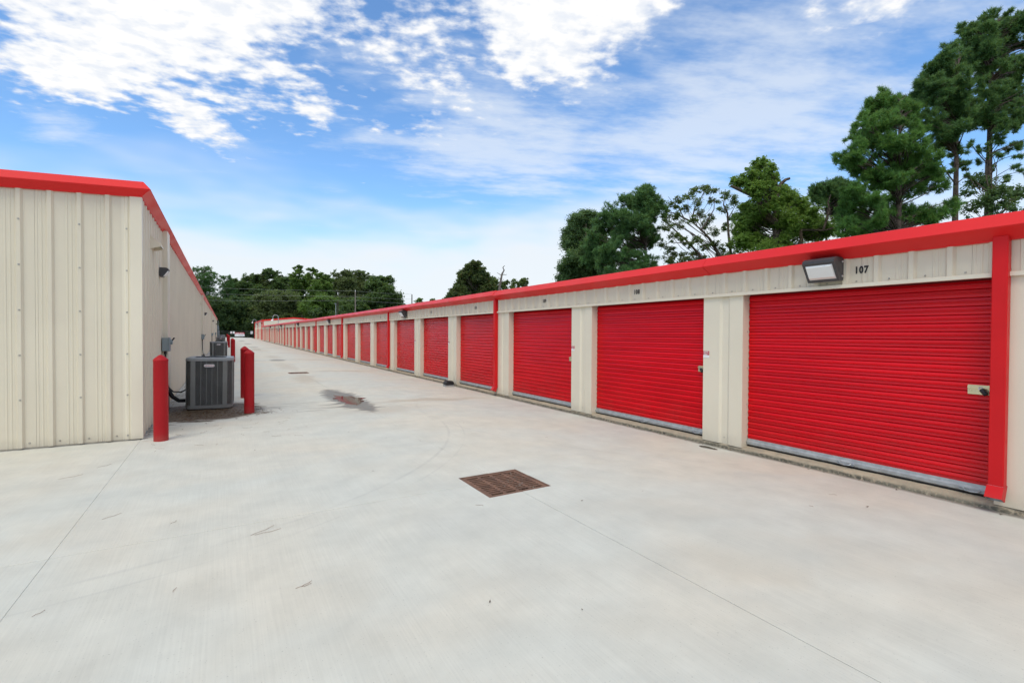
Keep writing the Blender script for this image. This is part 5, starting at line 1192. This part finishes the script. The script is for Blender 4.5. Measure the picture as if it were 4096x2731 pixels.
tree('broken_tree', 'bright green vine-covered tree with a broken bare trunk top', 'tree', [(37.3, 22.0, -.1)]+P_BROKEN[1:], fill(L_BROKEN, 2, grow=1.15)+auto_lobes(37.8, 21.8, 9.0, 3.6, 3.0, 93, 'oak', 18), LEAF_BRIGHT, BARK, 'leaf', 40, 42, .082, .5, .42, 'trees behind the door row', extra=[(P_BROKEN2, .26, .10), (P_BROKEN3, .15, .10), (P_BROKEN4, .2, .10), (P_BROKEN5, .14, .05), (P_BROKEN6, .10, .04)], twigs=.4, limb_r=.01, rad=.40)
tree('pine_tree', 'small pine peeking out left of the big pine', 'tree', straight(49.6, 24.2, 16.0), fill(L_PINE_SMALL, 3, grow=1.38), NEEDLE_DEEP, BARK_PINE, 'needle', 26, 0, 0, .35, .2, 'trees behind the door row', tufts=8, needles=12, L0=.27, wd=.024)
tree('pine_tree', 'big bushy bright green pine above the wall light', 'tree', straight(38.7, 14.4, 17.2), fill(L_PINE_BIG, 3, grow=1.38)+auto_lobes(38.2, 14.8, 8.6, 3.4, 3.6, 94, 'oak', 14), NEEDLE, BARK_PINE, 'needle', 24, 0, 0, .35, .30, 'trees behind the door row', tufts=9, needles=13, L0=.25, wd=.018)
tree('pine_tree', 'tall pine with a bare lower trunk just right of the big pine', 'tree', straight(44.5, 13.2, 20.6), fill(L_PINE_TALL, 3, grow=1.38), NEEDLE_DEEP, BARK_PINE, 'needle', 22, 0, 0, .3, .28, 'trees behind the door row', tufts=9, needles=13, L0=.27, wd=.021)
tree('pine_tree', 'tallest pine at the right edge of the picture', 'tree', straight(49.2, 12.7, 24.6), fill(L_PINE_TALLEST, 3, grow=1.38), NEEDLE_DEEP, BARK_PINE, 'needle', 22, 0, 0, .3, .34, 'trees behind the door row', tufts=9, needles=13, L0=.27, wd=.021)
tree('vine_thicket_tree', 'low vine-hung leafy tree under the two tall pines', 'tree', straight(46.5, 11.8, 11.5), fill(L_VINE, 1), LEAF_OAK, BARK, 'leaf', 26, 40, .085, .8, .14, 'trees behind the door row', rad=.42)
tree('magnolia_tree', 'dense dark magnolia rising over the roof between the far trees and the oak', 'tree', straight(33.7, 67.4, 12.0), fill(L_MAGNOLIA, 3, grow=1.22), LEAF_MAGNOLIA, BARK, 'leaf', 45, 44, .13, .8, .22, 'trees beyond the middle of the roof', rad=.36)
tree('scrub_tree', 'low open scrubby tree right of the bare snag', 'tree', straight(40.5, 68.6, 8.5), fill(L_BUSH, 1), LEAF_OLIVE, BARK, 'leaf', 34, 36, .12, .8, .15, 'trees beyond the middle of the roof', rad=.42)
o = thing('dead_snag', 'bare dead tree snag sticking up beside the magnolia', 'dead tree', (P_SNAG[0][0], P_SNAG[0][1], 0))
m = MB(); S0 = [(P_SNAG[0][0], P_SNAG[0][1], 0)]+P_SNAG; k_ = len(S0)
m.tube(S0, [.26*(1-.85*i/(k_-1)) for i in range(k_)], 8)
for pth in (P_SNAG2, P_SNAG3, P_SNAG4, P_SNAG5): m.tube(pth, [.06*(1-.6*i/(len(pth)-1)) for i in range(len(pth))], 6)
world_part('trunk', m, DEADWOOD, o, 60)
# far tree line beyond the fence
FT = [(-5.2, 178, 22.3, 6.0, 'pine', 'dense far pine just right of the left building roof'), (.7, 181, 20.2, 4.6, 'pine', 'second far pine beside the left building roof'), (7.6, 182, 21.0, 5.0, 0, 'far dark broadleaf tree third from the left roof'), (14.9, 184, 23.5, 5.6, 0, 'tall open far tree above the taller building'),
      (20.6, 174.6, 24.2, 3.6, 1, 'brightest tall narrow tree of the far tree line'), (25.8, 177, 24.0, 3.4, 1, 'narrow bright tree next to the brightest far tree'), (26.4, 159.5, 20.3, 4.4, 1, 'yellowish green round tree in the middle of the far line'), (34.3, 166, 22.5, 5.4, 2, 'broad olive tree behind the utility pole'),
      (40.5, 168.5, 23.1, 5.0, 2, 'olive round-topped tree right of the utility pole'), (42.7, 149.6, 19.6, 6.0, 0, 'wide dark tree at the right end of the far line'), (14.2, 161, 14.2, 7.0, 2, 'low brownish green tree in front of the tall open tree'), (24.9, 151, 12.6, 5.8, 1, 'low bright tree behind the pale lamp post'), (5.1, 166, 12.0, 6.0, 3, 'low dark tree behind the red banner'),
      (-3, 160, 11.5, 5.5, 3, 'low dark tree behind the small fence signs'), (47.0, 150, 11.5, 4.6, 2, 'low tree under the rightmost utility pole'), (-14, 176, 20, 6.5, 3, 'far tree mostly hidden by the left building'), (34, 148, 12, 6.0, 0, 'low dark tree behind the transformer'), (3.5, 186, 19.5, 5.0, 0, 'tree filling the gap right of the second far pine'), (11.0, 186, 21.5, 5.0, 2, 'dull green tree between the two tall dark far trees'), (30.0, 175, 21.0, 5.0, 0, 'dark tree left of the broad olive tree'), (46.5, 160, 17.5, 5.0, 3, 'dark tree at the far right shoulder of the tree line'), (20.5, 188, 21.5, 5.5, 3, 'dark tree behind the brightest far tree')]
for i, (x, y, top, hw, kd, lab) in enumerate(FT):
    if kd == 'pine':
        tree('pine_tree', lab, 'tree', straight(x, y, top-1), auto_lobes(x, y, top, hw, 3, i+3, 'pine'), NEEDLE_DEEP, BARK_PINE, 'needle', 5.0, 0, 0, .35, .3, 'far tree line', tufts=6, needles=9, L0=.42, wd=.05, twigs=.1)
    else:
        tree('broadleaf_tree', lab, 'tree', straight(x, y, top-2), auto_lobes(x, y, top, hw, 2.2, i+3), LEAF_FAR[kd], BARK, 'leaf', 7.0, 34, .27, .8, .3, 'far tree line', twigs=.1, rad=.42)
for i, (x, y, top, hw, lab) in enumerate([(42.0, 115, 10.4, 1.7, 'small rounded treetop just left of the magnolia'), (46.7, 118, 10.6, 1.6, 'tiny treetop peeking over the roof nearest the magnolia')]):
    tree('small_tree', lab, 'tree', straight(x, y, top-1), auto_lobes(x, y, top, hw, 5, i+40), LEAF_FAR[1], BARK, 'leaf', 9, 16, .2, .8, .15, 'small treetops over the roof', twigs=.2)
# undergrowth that closes the view under the far trees
n_ = 1700
xx = rng.uniform(-30, 62, n_); yy = np.where(xx < 20, rng.uniform(158, 196, n_), rng.uniform(140, 196, n_)); hh = rng.uniform(0, 1, n_)**1.3*7.5+.5
Cc = np.stack([xx, yy, hh], 1)
V, F_ = leaf_cloud(Cc, rng.uniform(.8, 1.7, n_), unit(rng.normal(size=(n_, 3))), 46, .28)
tag(put('undergrowth', fast_mesh('undergrowth', V, F_, LEAF_FAR[3])), 'dark mass of undergrowth below the far tree line', 'undergrowth', kind='stuff')
n_ = 500
xx = rng.uniform(28, 60, n_); yy = rng.uniform(6, 60, n_); ok = xx > 27+.12*yy; xx, yy = xx[ok], yy[ok]; n_ = len(xx)
Cc = np.stack([xx, yy, rng.uniform(.2, 3.2, n_)], 1)
V, F_ = leaf_cloud(Cc, rng.uniform(.5, 1.2, n_), unit(rng.normal(size=(n_, 3))), 40, .14)
tag(put('brush', fast_mesh('brush', V, F_, LEAF_FAR[0])), 'low brush under the trees behind the door row', 'brush', kind='stuff')
